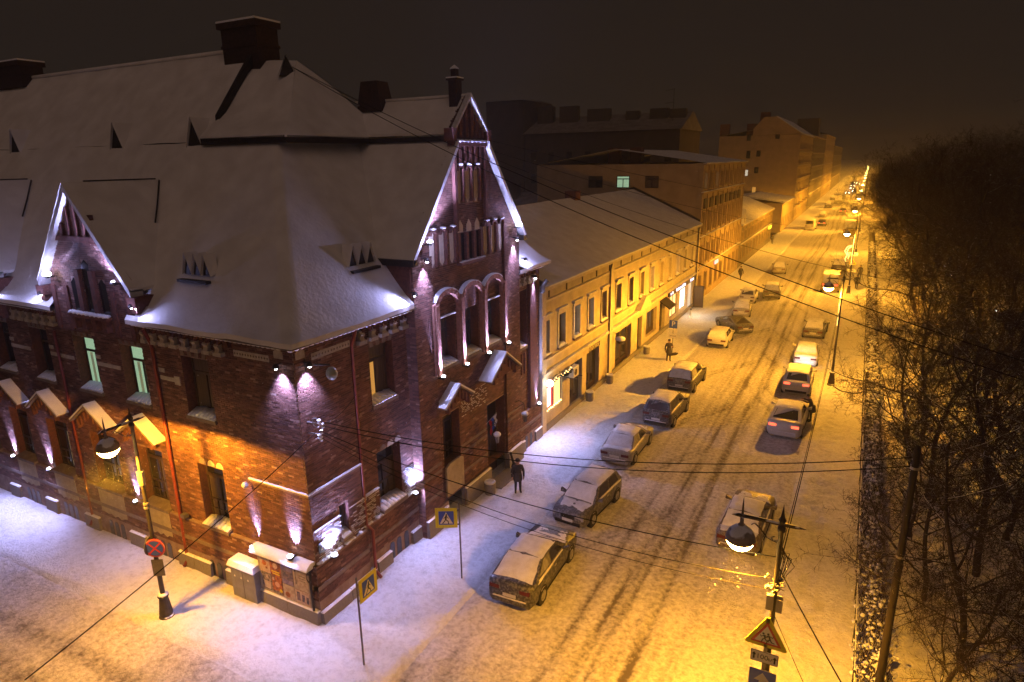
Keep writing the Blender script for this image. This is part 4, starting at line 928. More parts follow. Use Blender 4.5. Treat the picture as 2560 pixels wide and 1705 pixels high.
q.build('frame', BW, t); q = MB(); q.tube([(-.28,.36,.98),(0,.4,.98),(.28,.36,.98)], .018, 5); q.build('handlebar', BW, t); q = MB(); q.box(-.08,.08,-.3,-.05,.9,.96); q.build('saddle', DARKMETAL, t)
# --- generic houses further down
def house(name, label, y0, y1, h, col, trim, floors, pitch, depth=14, roofh=2.0, lit=(), side=None, ww=1.1, base=None, x1=0.0, cat='house'):
    t = thing(name, label, cat, (x1, y0, 0)); L = y1-y0; n = max(1, int(L/pitch)); hs = []
    for z0, z1 in floors:
        for k in range(n):
            c = (k+.5)*L/n; hs.append((c-ww/2, c+ww/2, z0, z1))
    q = MB(TR); cells(q, 0, L, 0, h, 0, hs, .25); q.box(0,L,-depth,-.4,0,h-.05)
    q.add([(0,0,0),(0,-.45,0),(0,-.45,h),(0,0,h),(L,0,0),(L,-.45,0),(L,-.45,h),(L,0,h)], [(0,1,2,3),(4,7,6,5)]); q.build('wall', col, t)
    for i, (a, b, c, e) in enumerate(hs):
        fwindow(TR, a+.02, b-.02, c+.02, e-.02, -.2, lit.get(i, GLASS) if lit else GLASS, t, trim if y0 < 100 else None, .06, simple=y0 > 100)
    zs = sorted({round(f[0]-.55,2) for f in floors[1:]} | {h-.25})
    for z in zs:
        q = MB(TR); q.box(-.05,L+.05,-.05,.22 if z < h-.5 else .4,z,z+.18); q.build('cornice', trim, t)
        q = MB(TR); q.box(-.05,L+.05,0,.2 if z < h-.5 else .38,z+.18,z+.23); q.build('ledge_snow', SNOW, t)
    if y0 < 100:
        for k in range(n+1):
            q = MB(TR); c = k*L/n; c = min(max(c,.2),L-.2); q.box(c-.16,c+.16,-.02,.10,4.0,h-.26); q.build('pilaster', trim, t)
    slope(t, .4, h, -depth*.5, h+roofh, -.1, L+.1, int(y0)+70, 4, 12); slope(t, -depth, h, -depth*.5, h+roofh, -.1, L+.1, int(y0)+71, 2, 6, 0)
    return t
H3 = house('apartment_house', 'four-storey tan apartment house rising behind the cream shop house', 58.1, 85, 15.4, TAN, TAN2, [(1.0,3.2),(4.4,6.6),(7.9,10.2),(10.6,11.9) if False else (12.7,14.4)], 2.95, 19.5, 1.6, {0: GLASSD, 1: GLASSB, 19: GLASSB, 27: GLASSC, 29: GLASSC})
for a in (2.2,5.2,8.3,11.2,14.3,17.2,20.2,23.2):
    q = MB(TR); q.box(a-.9,a+.9,.0,.14,10.55,11.6); q.build('relief_panel', DARKG, H3)
q = MB(TR); q.box(9.0,11.0,.1,.2,3.35,3.75); q.build('lit_sign', PINKS, H3)
TB = lambda u, d, z: (u, -d, z)
for a, b, mt in ((-12.9,-11.2,GLASS),(-9.5,-8.0,GLASSG),(-6.2,-4.7,GLASSB)):
    w = window(TB, a, b, 12.8, 14.1, .06, [mt], H3, tr=.75)
q = MB(); q.box(-19.5,0.02,-.14,-.02,9.3,9.5) if False else q.hexa([(-15.6,-.14,9.0),(-7.5,-.14,12.7),(-7.5,-.02,12.7),(-15.6,-.02,9.0)],[(-15.6,-.14,9.25),(-7.5,-.14,12.95),(-7.5,-.02,12.95),(-15.6,-.02,9.25)]); q.build('flashing', DARKMETAL, H3)
q = MB(); q.hexa([(-7.5,-.14,12.7),(.1,-.14,9.25),(.1,-.02,9.25),(-7.5,-.02,12.7)],[(-7.5,-.14,12.95),(.1,-.14,9.5),(.1,-.02,9.5),(-7.5,-.02,12.95)]); q.build('flashing', DARKMETAL, H3)
for x, yy in ((-11,3),(-8.5,3.4),(-14,12)):
    q = MB(); q.box(x-.7,x+.7,yy,yy+1.0,15.4,17.2); q.build('chimney', DBRICK, H3)
H4 = house('low_house', 'low dark single-storey house with pitched snowy roof past the tan apartment house', 85.2, 121, 6.4, GREY, TAN2, [(1.2,3.0),(3.9,5.3)], 3.2, 12, 2.6, {3: GLASSW, 14: GLASSD})
q = MB(); q.add([(0.1,1.2,6.6),(0.1,3.0,6.6),(.1,2.1,8.4),(-2.8,2.1,8.4)], [(0,1,2)]); q.build('dormer_front', TAN, H4); q = MB(); q.add([(.25,1.0,6.5),(.25,3.2,6.5),(.25,2.1,8.55),(-2.6,2.1,8.55),(-1.4,1.0,6.9),(-1.4,3.2,6.9)], [(0,2,3,4),(1,5,3,2)]); q.build('dormer_roof', ROOFSNOW, H4)
q = MB(); q.box(.1,.35,30.5,33.5,2.9,3.4); q.build('lit_sign', GREENS, H4)
H5 = house('low_house', 'low flat-fronted house with a bare tan end wall before the tall gabled block', 137.5, 162, 6.3, TAN, TAN2, [(1.2,3.2)], 3.4, 16, 1.2, {2: GLASSD})
H6 = house('gabled_block', 'tall six-storey block with a bare gabled end wall far down the street', 163, 203, 21.0, TAN, TAN2, [(1,3),(4.4,6.4),(7.6,9.6),(10.8,12.8),(14,16),(17.2,19.2)], 4.0, 19, 1.5, {17: GLASSW, 33: GLASSD}, ww=1.4)
q = MB(); q.prism([(-11.0,21.0),(-11,22.5),(-8.6,25.2),(-5.8,25.2),(.1,21.1)], 'y', -.05, 38); q.build('gable', TAN, H6)
q = MB(); q.hexa([(-5.8,-.1,25.2),(.3,-.1,21.1),(.3,38,21.1),(-5.8,38,25.2)], [(-5.8,-.1,25.4),(.35,-.1,21.3),(.35,38,21.3),(-5.8,38,25.4)]); q.build('roof', ROOFSNOW, H6)
for x, z in ((-11.5,22.4),(-8.5,25.0),(-18,22.5)):
    q = MB(); q.box(x-1.2,x+1.0,1,3,z-1.5,z+1.4); q.build('chimney', DBRICK, H6)
for a, b, c, mt in ((-11.9,19.7,1.6,GLASS),(-5.2,20.0,1.6,GLASS),(-11.7,15.5,1.9,GLASS),(-9.3,15.9,1.5,GLASS),(-9.5,11.9,1.5,GLASS),(-11.9,11.2,1.6,GLASSC),(-9.7,7.0,1.6,GLASSW)):
    window(TB, a-.5, a+.5, b, b+c, .06, [mt], H6, tr=1, mul=False)
for k in range(4):
    for s in range(5):
        q = MB(TR); q.box(1.5+9.6*k,5.5+9.6*k,0,1.1,4.2+3.3*s,4.4+3.3*s); o = q.build('balcony', TAN2, H6)
H7 = house('far_block', 'tall dark block standing behind the gabled block', 204, 262, 21.5, GREY, TAN2, [(1,3.2),(5,7.2),(9,11.2),(13,15.2),(17,19)], 4.5, 18, 3.5, {}, ww=1.5)
H8 = house('far_block', 'hazy tan block beyond the parked bus', 264, 330, 23.5, TAN, TAN2, [(1,3.2),(5,7.2),(9,11.2),(13,15.2),(18,20)], 5.5, 18, 2.5, {}, ww=1.6)
H9 = house('far_block', 'hazy grey block at the far end of the street', 332, 430, 20.0, GREY, TAN2, [(1,3.2),(6,8.2),(11,13.2),(16,18)], 7, 18, 2.5, {}, ww=1.8)
q = MB(); q.box(-6,.2,12,18,21,27); q.build('turret', DARKG, H7)
# dark blocks behind the row
def back(name, label, x0, x1, y0, y1, h, rh, wins, chim):
    t = thing(name, label, 'apartment block', (x0, y0, 0)); L = x1-x0
    q = MB(); q.box(0,L,0,y1-y0,0,h); q.build('wall', DARKG, t)
    q = MB(); q.add([(-.3,-.4,h),(L+.3,-.4,h),(L+.3,(y1-y0)*.5,h+rh),(-.3,(y1-y0)*.5,h+rh),(-.3,y1-y0+.4,h),(L+.3,y1-y0+.4,h)], [(0,1,2,3),(3,2,5,4),(0,3,4),(1,5,2)]); q.build('roof', M(name+'_roof', (.20,.185,.175), (.12,.11,.105), ns=.9), t)
    for cx, w, z in chim:
        q = MB(); q.box(cx-w/2,cx+w/2,(y1-y0)*.3,(y1-y0)*.3+1.2,h,z); q.build('chimney', DARKG, t)
    n = int(L/3.2)
    for zz in wins:
        for k in range(n):
            c = (k+.5)*L/n; q = MB(TB); q.box(c-.5,c+.5,0.0,.03,zz,zz+1.7); q.build('window', GLASS, t)
    return t
back('dark_tower_block', 'dark blank-walled block just right of the street gable', -46, -38.6, 92, 104, 26, .15, [], [])
BB = back('dark_apartment_block', 'long dark apartment block with chimneys behind the tan apartment house', -38.4, -11.2, 92, 106, 20.3, 3.0, [15.5,12], [(2,3,25),(6.5,3.4,24.9),(12,4,24.2),(18,2.2,23.6),(22.5,3,23.8),(25.6,2.6,23.6)])
q = MB(); q.tube([(25.2,3,20),(25.2,3,26.6)], .05, 5); q.tube([(23.8,3,26.3),(25.3,3,26.5)], .04, 5); q.tube([(23.8,3,24.4),(25.3,3,24.5)], .04, 5); q.build('antenna', DARKMETAL, BB)
back('yard_house', 'small dark yard building behind the cream shop house roof', -30, -17, 62, 74, 9.5, 2.2, [6], [(3,1.5,13)])
# ---------------------------------------------------------------- street lamps
POLE = M('lamp_pole', (.035,.030,.026), (.06,.05,.043), ns=6, rough=.5, metal=.3, snow=.35)
SHADE = M('lamp_shade', (.30,.25,.20), (.20,.17,.13), ns=8, rough=.6, snow=.45)
def street_lamp(label, loc, rz, light=2400, detail=True, group='cast iron street lamps', cut='batwing'):
    t = thing('street_lamp', label, 'street lamp', loc, rz, group)
    q = MB(); q.lathe([(.26,0),(.26,.10),(.22,.14),(.23,.22),(.15,.85),(.19,.90),(.19,.97),(.10,1.02)], 0, 0, 14); q.build('base', POLE, t, False)
    q = MB(); q.lathe([(.19,0),(.16,.04),(.05,.08)], 0, 0, 12, .97); q.build('base_snow', SNOW, t, True)
    q = MB(); q.lathe([(.085,1.0),(.07,3.0),(.065,5.0),(.055,7.5),(.09,7.52),(.09,7.62),(.05,7.66),(.06,7.75),(.09,7.81),(.05,7.88),(.02,8.05),(.004,8.2)], 0, 0, 10); q.build('pole', POLE, t, True)
    q = MB(); q.tube([(-1.12,0,7.67),(-.95,0,7.7),(.3,0,7.7),(.52,0,7.70)], [.01,.05,.045,.005], 6); q.build('arm', POLE, t)
    if detail:
        q = MB(); q.tube([(-.06,0,7.25),(-.16,0,7.23),(-.2,0,7.3),(-.13,0,7.35)], .018, 5); q.build('scroll', POLE, t); q = MB(); q.tube([(-.06,0,7.2),(-.3,0,7.28),(-.5,0,7.5),(-.6,0,7.58),(-.66,0,7.52)], .02, 5); q.build('scroll', POLE, t)
    q = MB(); q.lathe([(.045,.62),(.045,.44),(.08,.40),(.10,.36),(.20,.31),(.29,.21),(.34,.09),(.352,0.0),(.335,-.02)][::-1], -.88, 0, 18, 7.06); q.build('shade', SHADE, t, True)
    q = MB(); q.lathe([(.03,0),(.02,.3),(.003,.5)], -.88, 0, 6, 7.68); q.build('spike', POLE, t)
    q = MB(); q.lathe([(.02,-.27),(.12,-.26),(.22,-.2),(.30,-.10),(.335,-.02)], -.88, 0, 18, 7.06); q.build('globe', BULB_O, t, True)
    l_ = lamp('POINT', (-.88,0,6.36 if cut == 'cutoff' else 6.70), None, light, SOD, t, .12, name='sodium_light'); profile(l_, cut, {'cutoff': CUTOFF, 'batwing': BATWING, 'midwing': MIDWING}[cut], {'batwing': .38, 'cutoff': .35}.get(cut, 1.0))
    return t
LB = street_lamp('street lamp with the yellow children warning sign on its post', (14.75,.45,.08), 0, 10800, cut='midwing')
LC = street_lamp('street lamp with a dark cable lying from its base to the fence', (14.88,35.4,.08), 0, 6400)
LD = street_lamp('street lamp beside the two people on the park pavement', (14.98,71.5,.08), 0, 6400)
LA = street_lamp('street lamp on the side street with the round no stopping sign', (-5.25,-2.43,.08), math.pi/2, 4800, cut='cutoff')
for k, yy in enumerate((107.5,143.5,179.5,215.5,251.5,287.5,323.5,359.5,395.5,431.5,467.5,503.5,539.5,575.5)):
    nm = ['fourth','fifth','sixth','seventh'][k] if k < 4 else None
    lb = ('%s street lamp down the park side counted from the nearest' % nm) if nm else 'tiny lit street lamp in the haze at the far end of the street'
    street_lamp(lb, (15.1,yy,.08), 0, 7400 if k < 8 else 6800, False, 'cast iron street lamps' if nm else 'far street lamps')
CLAMP = M('worn_metal', (.3,.28,.25), rough=.4, metal=.6)
q = MB(); 
for z in (4.45,4.6,5.35): q.lathe([(.10,0),(.10,.08)], 0, 0, 10, z)
q.lathe([(.12,0),(.12,.42)], 0, 0, 10, 5.45); q.build('cable_clamp', CLAMP, LA)
q = MB(); q.box(-.16,.0,-.16,-.06,5.45,5.85); q.build('junction_box', CLAMP, LB); q = MB(); q.box(.06,.2,-.1,.08,5.4,5.75); q.build('junction_box', CLAMP, LB)
q = MB()
for k in range(26):
    a = random.uniform(0,6.28); q.tube([(0,0,6.1+random.uniform(-.15,.15)), (.22*math.cos(a),.22*math.sin(a),6.1+random.uniform(-.2,.2))], .012, 4)
for k in range(12): a = random.uniform(0,6.28); q.ball((-.08+.16*math.cos(a),.16*math.sin(a),6.1+random.uniform(-.2,.2)), .035, 6, 4)
q.build('insulators', CLAMP, LB, kind='stuff')
q = MB()
for k in range(9):
    x = .12+random.uniform(0,.25); q.tube([(.05,0,7.2-random.random()*.3),(x,.05,6.8+random.uniform(-.2,.2)),(x*.6,.02,6.4),(.06,0,6.0)], .010, 4)
q.build('cable_loops', DARKMETAL, LB, kind='stuff')
STRIP = M('warm_led_strip', (1,.8,.4), emit=(1.0,.66,.20), es=5)
for L_, z0 in ((LC,4.4),(LD,3.4)):
    q = MB(); q.tube([(-.075,-.03,z0),(-.07,-.03,6.9)], .014, 5); q.build('light_strip', STRIP, L_)
t = thing('festive_ornament', 'glowing golden scroll ornament on the lamp row with a blue star', 'ornament', (14.75,88,.1)); t.scale = (.75,.75,.85)
q = MB(); q.lathe([(.1,0),(.05,4.5)], 0, 0, 6); q.build('post', POLE, t)
q = MB(); q.tube([(-.1,0,4.4),(-.9,0,4.2),(-1.3,0,3.4),(-.8,0,2.8),(-1.1,0,2.2),(-.9,0,1.7)], .05, 5); q.tube([(-.1,0,4.3),(-.7,0,3.9),(-.9,0,3.3),(-.5,0,2.7),(-.6,0,2.2)], .05, 5); q.build('scroll_light', STRIP, t)
q = MB(); q.ball((-1.2,-.1,1.5), .22, 8, 5); q.build('star', BLUEW, t)
t = tag(MB().tube([(14.95,35.2,.12),(15.2,34.7,.16),(15.6,34.1,.15),(16.3,33.9,.16),(16.85,33.95,.3)], .05, 6).build('ground_cable', DARKMETAL, None, True), 'dark cable lying across the park pavement from a lamp base', 'cable')
# ---------------------------------------------------------------- signs
YEL = M('sign_yellow', (.62,.56,.03), rough=.5); BLU = M('sign_blue', (.03,.07,.50), rough=.5); WHI = M('sign_white', (.7,.68,.62), rough=.5); BLK = M('sign_black', (.012,.01,.01), rough=.6); RED = M('sign_red', (.42,.025,.02), rough=.5); BRN = M('sign_border', (.2,.15,.03), rough=.5)
def art(parent, mw, items):
    for nm, mt, polys, lay in items:
        q = MB()
        for pts in polys: q.add([(u, v, .004*lay) for u, v in pts], [tuple(range(len(pts)))])
        me = q.build(nm, mt, parent); me.data.transform(mw)
def st(a, b, w): 
    d = Vector((b[0]-a[0], b[1]-a[1])); n = Vector((-d.y, d.x)).normalized()*w/2; e = d.normalized()*w*.3
    return [(a[0]+n.x-e.x,a[1]+n.y-e.y),(a[0]-n.x-e.x,a[1]-n.y-e.y),(b[0]-n.x+e.x,b[1]-n.y+e.y),(b[0]+n.x+e.x,b[1]+n.y+e.y)]
def ci(c, r, n=16): return [(c[0]+r*math.cos(2*math.pi*k/n), c[1]+r*math.sin(2*math.pi*k/n)) for k in range(n)]
def sq(w, h=None, c=(0,0)): h = h or w; return [(c[0]-w,c[1]-h),(c[0]+w,c[1]-h),(c[0]+w,c[1]+h),(c[0]-w,c[1]+h)]
def plate(parent, mw, pts, mt, nm='board', th=.02):
    q = MB(); q.prism(pts, 'z', -th, 0); o = q.build(nm, mt, parent); o.data.transform(mw); return o
def walker(s=1.0, ox=0, oy=0, f=1):
    P = lambda x, y: (ox+f*x*s, oy+y*s)
    return [ci(P(.01,.20), .035*s), st(P(0,.15),P(-.02,-.01),.065*s), st(P(-.02,-.01),P(.07,-.09),.04*s), st(P(.07,-.09),P(.09,-.2),.035*s), st(P(-.02,-.01),P(-.08,-.1),.04*s), st(P(-.08,-.1),P(-.15,-.19),.035*s), st(P(.02,.13),P(.09,.04),.026*s), st(P(-.02,.13),P(-.10,.03),.026*s)]
def crossing_sign(label, loc, rz, off):
    t = thing('crossing_sign', label, 'road sign', loc, rz, 'pedestrian crossing signs')
    q = MB(); q.tube([(0,0,0),(0,0,3.3)], .032, 8); q.build('post', GREYMETAL, t)
    b = facing((off,-.05,2.72), (1,0,0), (0,0,1)); plate(t, b, sq(.42), YEL)
    q = MB(); q.box(min(0,off),max(0,off),-.03,.0,2.4,2.45); q.box(min(0,off),max(0,off),-.03,.0,3.0,3.05); q.build('clamp', GREYMETAL, t)
    art(t, b, [('blue_field', BLU, [sq(.29)], 1), ('white_triangle', WHI, [[(-.25,-.24),(.25,-.24),(0,.25)]], 2), ('walking_figure', BLK, walker(.95, .0, -.05, 1), 3)])
    for i in range(8):
        a = (-.36+.72*(i%4)/3, .36 if i < 4 else -.36); art(t, b, [('bolt', BRN, [ci(a, .012, 6)], 1)])
    return t
crossing_sign('yellow-bordered crossing sign on its own post nearest the house corner', (2.78,-.98,.1), math.pi/2, .46)
crossing_sign('yellow-bordered crossing sign on its own post by the nearest parked car', (3.2,4.36,.1), .49, -.50)
tri = lambda r, oy=0: [(r*math.cos(a), oy+r*math.sin(a)) for a in (math.pi/2, math.pi*7/6, math.pi*11/6)]
def rtri(r, cr):
    out = []
    for a in (math.pi/2, math.pi*7/6, math.pi*11/6):
        c = ((r-2*cr)*math.cos(a), (r-2*cr)*math.sin(a))
        out += [(c[0]+cr*math.cos(a+d), c[1]+cr*math.sin(a+d)) for d in (-1.0,-.5,0,.5,1.0)]
    return out
def runner(s, ox, oy):
    P = lambda x, y: (ox+x*s, oy+y*s)
    return [ci(P(-.03,.19), .045*s), st(P(0,.12),P(.04,-.02),.06*s), st(P(.0,.11),P(-.1,.03),.03*s), st(P(-.1,.03),P(-.14,.09),.03*s), st(P(.02,.12),P(.12,.08),.03*s), st(P(.12,.08),P(.14,.13),.03*s), st(P(.04,-.02),P(-.04,-.08),.045*s), st(P(-.04,-.08),P(-.07,-.2),.04*s), st(P(.04,-.02),P(.1,-.12),.045*s), st(P(.1,-.12),P(.19,-.13),.04*s)]
def children_sign(parent, z, y_=-.09, big=1.0):
    b = facing((0,y_,z), (1,0,0), (0,0,1)); plate(parent, b, rtri(.60*big,.05), YEL, 'warning_board')
    art(parent, b, [('red_triangle', RED, [rtri(.42*big,.02)], 1), ('white_triangle', WHI, [tri(.31*big)], 2), ('running_figure', BLK, runner(.62*big,-.055*big,-.03*big), 3), ('running_figure', BLK, runner(.68*big,.06*big,-.035*big), 3.6)])
t = thing('road_sign_stack', 'yellow warning triangle with running children above a 100 m plate and blue arrow', 'road sign', (14.68,.45,0))
children_sign(t, 4.74, -.12)
q = MB(); q.box(-.04,.04,-.12,-.08,3.0,5.25); q.build('bracket', GREYMETAL, t)
b = facing((-.0,-.125,4.14), (1,0,0), (0,0,1)); plate(t, b, [(-.30,-.16),(.30,-.16),(.32,-.14),(.32,.14),(.30,.16),(-.30,.16),(-.32,.14),(-.32,-.14)], WHI, 'distance_plate')
arrow = lambda x, s: [[(x-.055*s,.02*s),(x+.055*s,.02*s),(x,.10*s)], [(x-.02*s,-.10*s),(x+.02*s,-.10*s),(x+.02*s,.03*s),(x-.02*s,.03*s)]]
art(t, b, [('plate_border', BLK, [st((-.31,.15),(.31,.15),.012), st((-.31,-.15),(.31,-.15),.012), st((-.31,.15),(-.31,-.15),.012), st((.31,.15),(.31,-.15),.012)], 1), ('arrow', BLK, arrow(-.24,1), 1.5), ('arrow', BLK, arrow(.24,1), 1.5)])
text_mesh('100', .19, BLK, t, b @ Matrix.Translation((-.05,0,.006)), 'lettering', .001); text_mesh('м', .15, BLK, t, b @ Matrix.Translation((.14,-.015,.006)), 'lettering', .001)
b = facing((-.0,-.125,3.45), (1,0,0), (0,0,1)); plate(t, b, sq(.32), WHI, 'direction_plate')
art(t, b, [('blue_field', BLU, [sq(.305)], 1), ('arrow', WHI, [[(-.19,.0),(.19,.0),(0,.24)], [(-.07,-.28),(.07,-.28),(.07,.02),(-.07,.02)]], 2)])
t = thing('no_stopping_sign', 'round blue no stopping sign with red cross on the side street lamp post', 'road sign', (-5.22,-2.5,0), .55)
b = facing((.12,-.1,3.05), (1,0,0), (0,0,1)); plate(t, b, ci((0,0),.36,28), RED, 'disc')
art(t, b, [('white_ring', WHI, [ci((0,0),.345,28)], .5), ('red_ring', RED, [ci((0,0),.335,28)], 1), ('blue_field', BLU, [ci((0,0),.29,28)], 2), ('red_cross', RED, [st((-.19,-.19),(.19,.19),.055), st((-.19,.19),(.19,-.19),.055)], 3)])
b = facing((-.12,.12,3.05), (-.2,-1,0), (0,0,1)); plate(t, b, ci((0,0),.35,28), GREYMETAL, 'sign_back'); b = facing((.1,-.08,2.25), (1,0,0), (0,0,1)); plate(t, b, sq(.2,.33), GREYMETAL, 'lower_plate')
t = thing('parking_sign', 'blue parking sign with two white plates on a thin post', 'road sign', (2.62,38.4,.1))
q = MB(); q.tube([(0,0,0),(0,0,2.9)], .03, 7); q.build('post', GREYMETAL, t)
b = facing((0,-.05,2.53), (1,0,0), (0,0,1)); plate(t, b, sq(.35), WHI); art(t, b, [('blue_field', BLU, [sq(.335)], 1)]); text_mesh('P', .62, WHI, t, b @ Matrix.Translation((0,0,.008)), 'lettering', .001)
for z, fig in ((1.93,0),(1.52,1)):
    b = facing((0,-.05,z), (1,0,0), (0,0,1)); plate(t, b, sq(.35,.18), WHI, 'plate')
    art(t, b, [('plate_print', BLK, ([ci((0,.06),.03), st((0,.03),(.0,-.06),.03), st((0,-.06),(.08,-.06),.03), ci((-.02,-.09),.03)] if fig == 0 else [st((-.25,-.03),(-.1,.02),.05), st((-.05,0),(.2,0),.04), st((.25,-.06),(.25,.06),.03)]), 1)])
t = thing('road_sign_stack', 'small far yellow warning signs on the lamp post by the two people', 'road sign', (14.98,73.2,0)); children_sign(t, 3.6, -.12, .9)
for z in (4.6, 2.6): b = facing((-.0,-.12,z), (1,0,0), (0,0,1)); plate(t, b, sq(.5,.2), WHI, 'plate'); art(t, b, [('arrow', BLK, [st((-.3,0),(.3,0),.06)], 1)])
q = MB(); q.box(-.04,.04,-.1,-.05,0,4.9); q.build('post', POLE, t)
# ---------------------------------------------------------------- small things by the brick house
t = thing('wooden_pole', 'tall dark bare pole rising out of the hedge at right', 'pole', (17.5,4.0,0))
q = MB(); q.lathe([(.125,0),(.10,4),(.082,8.7),(.05,8.85)], 0, 0, 12); q.build('shaft', M('pole_wood', (.030,.022,.017), (.02,.015,.012), ns=8, rough=.9, stretch=(1,1,.15)), t, True)
for z in (5.6,8.2): q = MB(); q.lathe([(.11,0),(.11,.06)], 0, 0, 12, z); q.build('band', CLAMP, t)
t = thing('utility_cabinet', 'grey electrical cabinet with a snow cap by the poster board', 'cabinet', (-4.05,-.46,.05))
q = MB(); q.box(0,1.28,0,.62,0,1.42); q.build('body', M('cabinet_grey', (.22,.215,.21), (.17,.165,.16), ns=3, rough=.6), t)
q = MB(); q.box(.63,.645,-.006,0,.1,1.3); q.build('door_gap', BLK, t)
q = MB(); q.hexa([(-.08,-.1,1.42),(1.36,-.1,1.42),(1.36,.66,1.42),(-.08,.66,1.42)], [(-.02,-.02,1.62),(1.28,-.02,1.62),(1.3,.62,1.64),(-.02,.62,1.66)]); q.build('snow_cap', SNOW, t)
for x in (.2,.55,.92):
    q = MB(); q.add([(x-.05,-.004,.95),(x+.05,-.004,.95),(x,-.004,1.05)], [(0,1,2)]); q.build('warning_triangle', WHI, t)
t = thing('poster_board', 'poster board with colourful bills under a rounded snow roof at the corner', 'poster board', (-2.75,-.14,.7))
q = MB(); q.box(0,2.55,-.08,.0,0,1.6); q.build('board', M('board_paper', (.42,.36,.28), (.3,.26,.2), ns=4, rough=.9), t)
q = MB()
for i in range(12):
    a0, a1 = math.pi*i/12, math.pi*(i+1)/12; P = lambda a, x: (x, -.14-.28*math.cos(a)*1.0+.12, 1.62+.24*math.sin(a))
    q.add([P(a0,-.12),P(a0,2.72),P(a1,2.72),P(a1,-.12)], [(0,1,2,3)])
q.add([(-.12,-.14-.28*math.cos(math.pi*i/12)+.12,1.62+.24*math.sin(math.pi*i/12)) for i in range(13)], [tuple(range(13))]); q.add([(2.72,-.14-.28*math.cos(math.pi*i/12)+.12,1.62+.24*math.sin(math.pi*i/12)) for i in range(13)], [tuple(range(12,-1,-1))])
q.add([(-.12,-.3,1.615),(2.72,-.3,1.615),(2.72,.26,1.615),(-.12,.26,1.615)], [(0,1,2,3)]); q.build('snow_roof', SNOW, t, False)
q = MB(); q.box(-.1,2.65,-.2,-.02,1.55,1.61); q.build('roof_board', GREYMETAL, t)
PC = {'p': M('bill_pale', (.45,.30,.22), (.62,.5,.4), ns=9), 'o': M('bill_orange', (.5,.16,.03), (.12,.04,.02), ns=7), 'd': M('bill_dark', (.06,.06,.10), (.25,.18,.2), ns=8), 'b': M('bill_black', (.03,.025,.02), (.35,.28,.2), ns=10), 'w': M('bill_white', (.55,.47,.38), (.4,.3,.24), ns=8), 'y': M('bill_yellow', (.7,.55,.02)), 'f': M('bill_face', (.6,.36,.22)), 'v': M('bill_violet', (.12,.10,.24), (.3,.25,.4), ns=5)}
def bill(x0, x1, z0, z1, k, deco=()):
    b = facing((0,-.083,0), (1,0,0), (0,0,1)); q = MB(); q.box(x0,x1,-.092,-.084,z0,z1); o = q.build('poster', PC[k], t)
    for nm, kk, pts in deco:
        art(o, b, [(nm, PC[kk], [pts], 3)])
bill(.12,.62,.82,1.5,'p',[('print','o',ci((.35,1.2),.11)),('print','w',sq(.16,.03,(.37,.95))),('print','o',sq(.05,.05,(.45,1.02)))])
bill(.15,.66,.1,.8,'b',[('print','w',sq(.17,.16,(.4,.30))),('print','w',sq(.06,.07,(.42,.66)))])
bill(.64,1.17,.78,1.48,'o',[('print','y',sq(.2,.03,(.9,.98))),('print','y',sq(.18,.03,(.92,.89))),('print','p',ci((.9,1.22),.12))])
bill(.66,1.19,.06,.76,'o',[('print','f',ci((.92,.45),.12)),('print','y',ci((1.08,.22),.08)),('print','b',sq(.24,.06,(.92,.12))),('print','w',sq(.05,.06,(.74,.66)))])
bill(1.2,1.78,.62,1.5,'d',[('print','v',sq(.27,.14,(1.49,1.33))),('print','v',sq(.27,.09,(1.49,.73)))])
bill(1.22,1.78,.02,.6,'w',[('print','o',ci((1.42,.2),.12)),('print','p',ci((1.65,.24),.08))])
bill(1.8,1.98,.7,1.48,'w',[('print','b',sq(.03,.3,(1.92,1.1)))]); bill(2.0,2.5,.6,1.48,'w',[('print','b',sq(.16,.015,(2.25,1.2))),('print','b',sq(.18,.012,(2.22,1.1))),('print','b',sq(.14,.012,(2.25,1.0)))])
bill(1.82,2.5,.0,.58,'p',[('print','d',sq(.08,.18,(1.97,.32))),('print','d',sq(.07,.15,(2.2,.28))),('print','d',sq(.06,.14,(2.4,.25)))])
t = tag(MB().tube([(-.08,-.22,2.35),(-.1,-.26,1.6),(-.08,-.24,.65)], .045, 7).tube([(-.12+.12*math.cos(a),-.28,2.0+.12*math.sin(a)*(1+a*.06)) for a in np.arange(0,14,.5)], .012, 4).build('wall_cable', DARKMETAL, None, True), 'black cable with coiled loops down the corner beside the posters', 'cable')
t = thing('number_plate', 'small dark house number plate with a white 2 at the corner', 'number plate', (.03,.32,2.95))
q = MB(); q.box(0,.03,-.17,.17,-.2,.2); q.build('plate', M('plate_dark', (.03,.03,.04), rough=.5), t); text_mesh('2', .34, WHI, t, facing((.033,0,0), (0,1,0), (0,0,1)), 'lettering', .002)
def bin_(label, loc):
    t = thing('litter_bin', label, 'litter bin', loc, 0, 'concrete litter bins')
    q = MB(); q.lathe([(.24,0),(.27,.1),(.28,.62),(.24,.66),(.20,.66),(.19,.3)], 0, 0, 12); q.build('body', GRANITE, t, False)
    q = MB(); q.lathe([(.28,.64),(.28,.71),(.20,.70),(.20,.66)], 0, 0, 12); q.build('rim_snow', SNOW, t)
bin_('concrete litter bin with a snowy rim beside the entrance step', (.85,10.7,.1)); bin_('litter bin by the dark shop doorway under the long letters', (.5,24.9,.1)); bin_('litter bin by the dark archway of the cream house', (.5,28.9,.1)); bin_('litter bin beside the thin post of the parking sign', (.75,37.3,.1))
t = thing('flag', 'white, blue and red flag hanging from a short staff by the entrance', 'flag', (.4,11.3,3.55))
q = MB(); q.tube([(0,0,0),(.5,.15,.62)], .02, 6); q.build('staff', CLAMP, t)
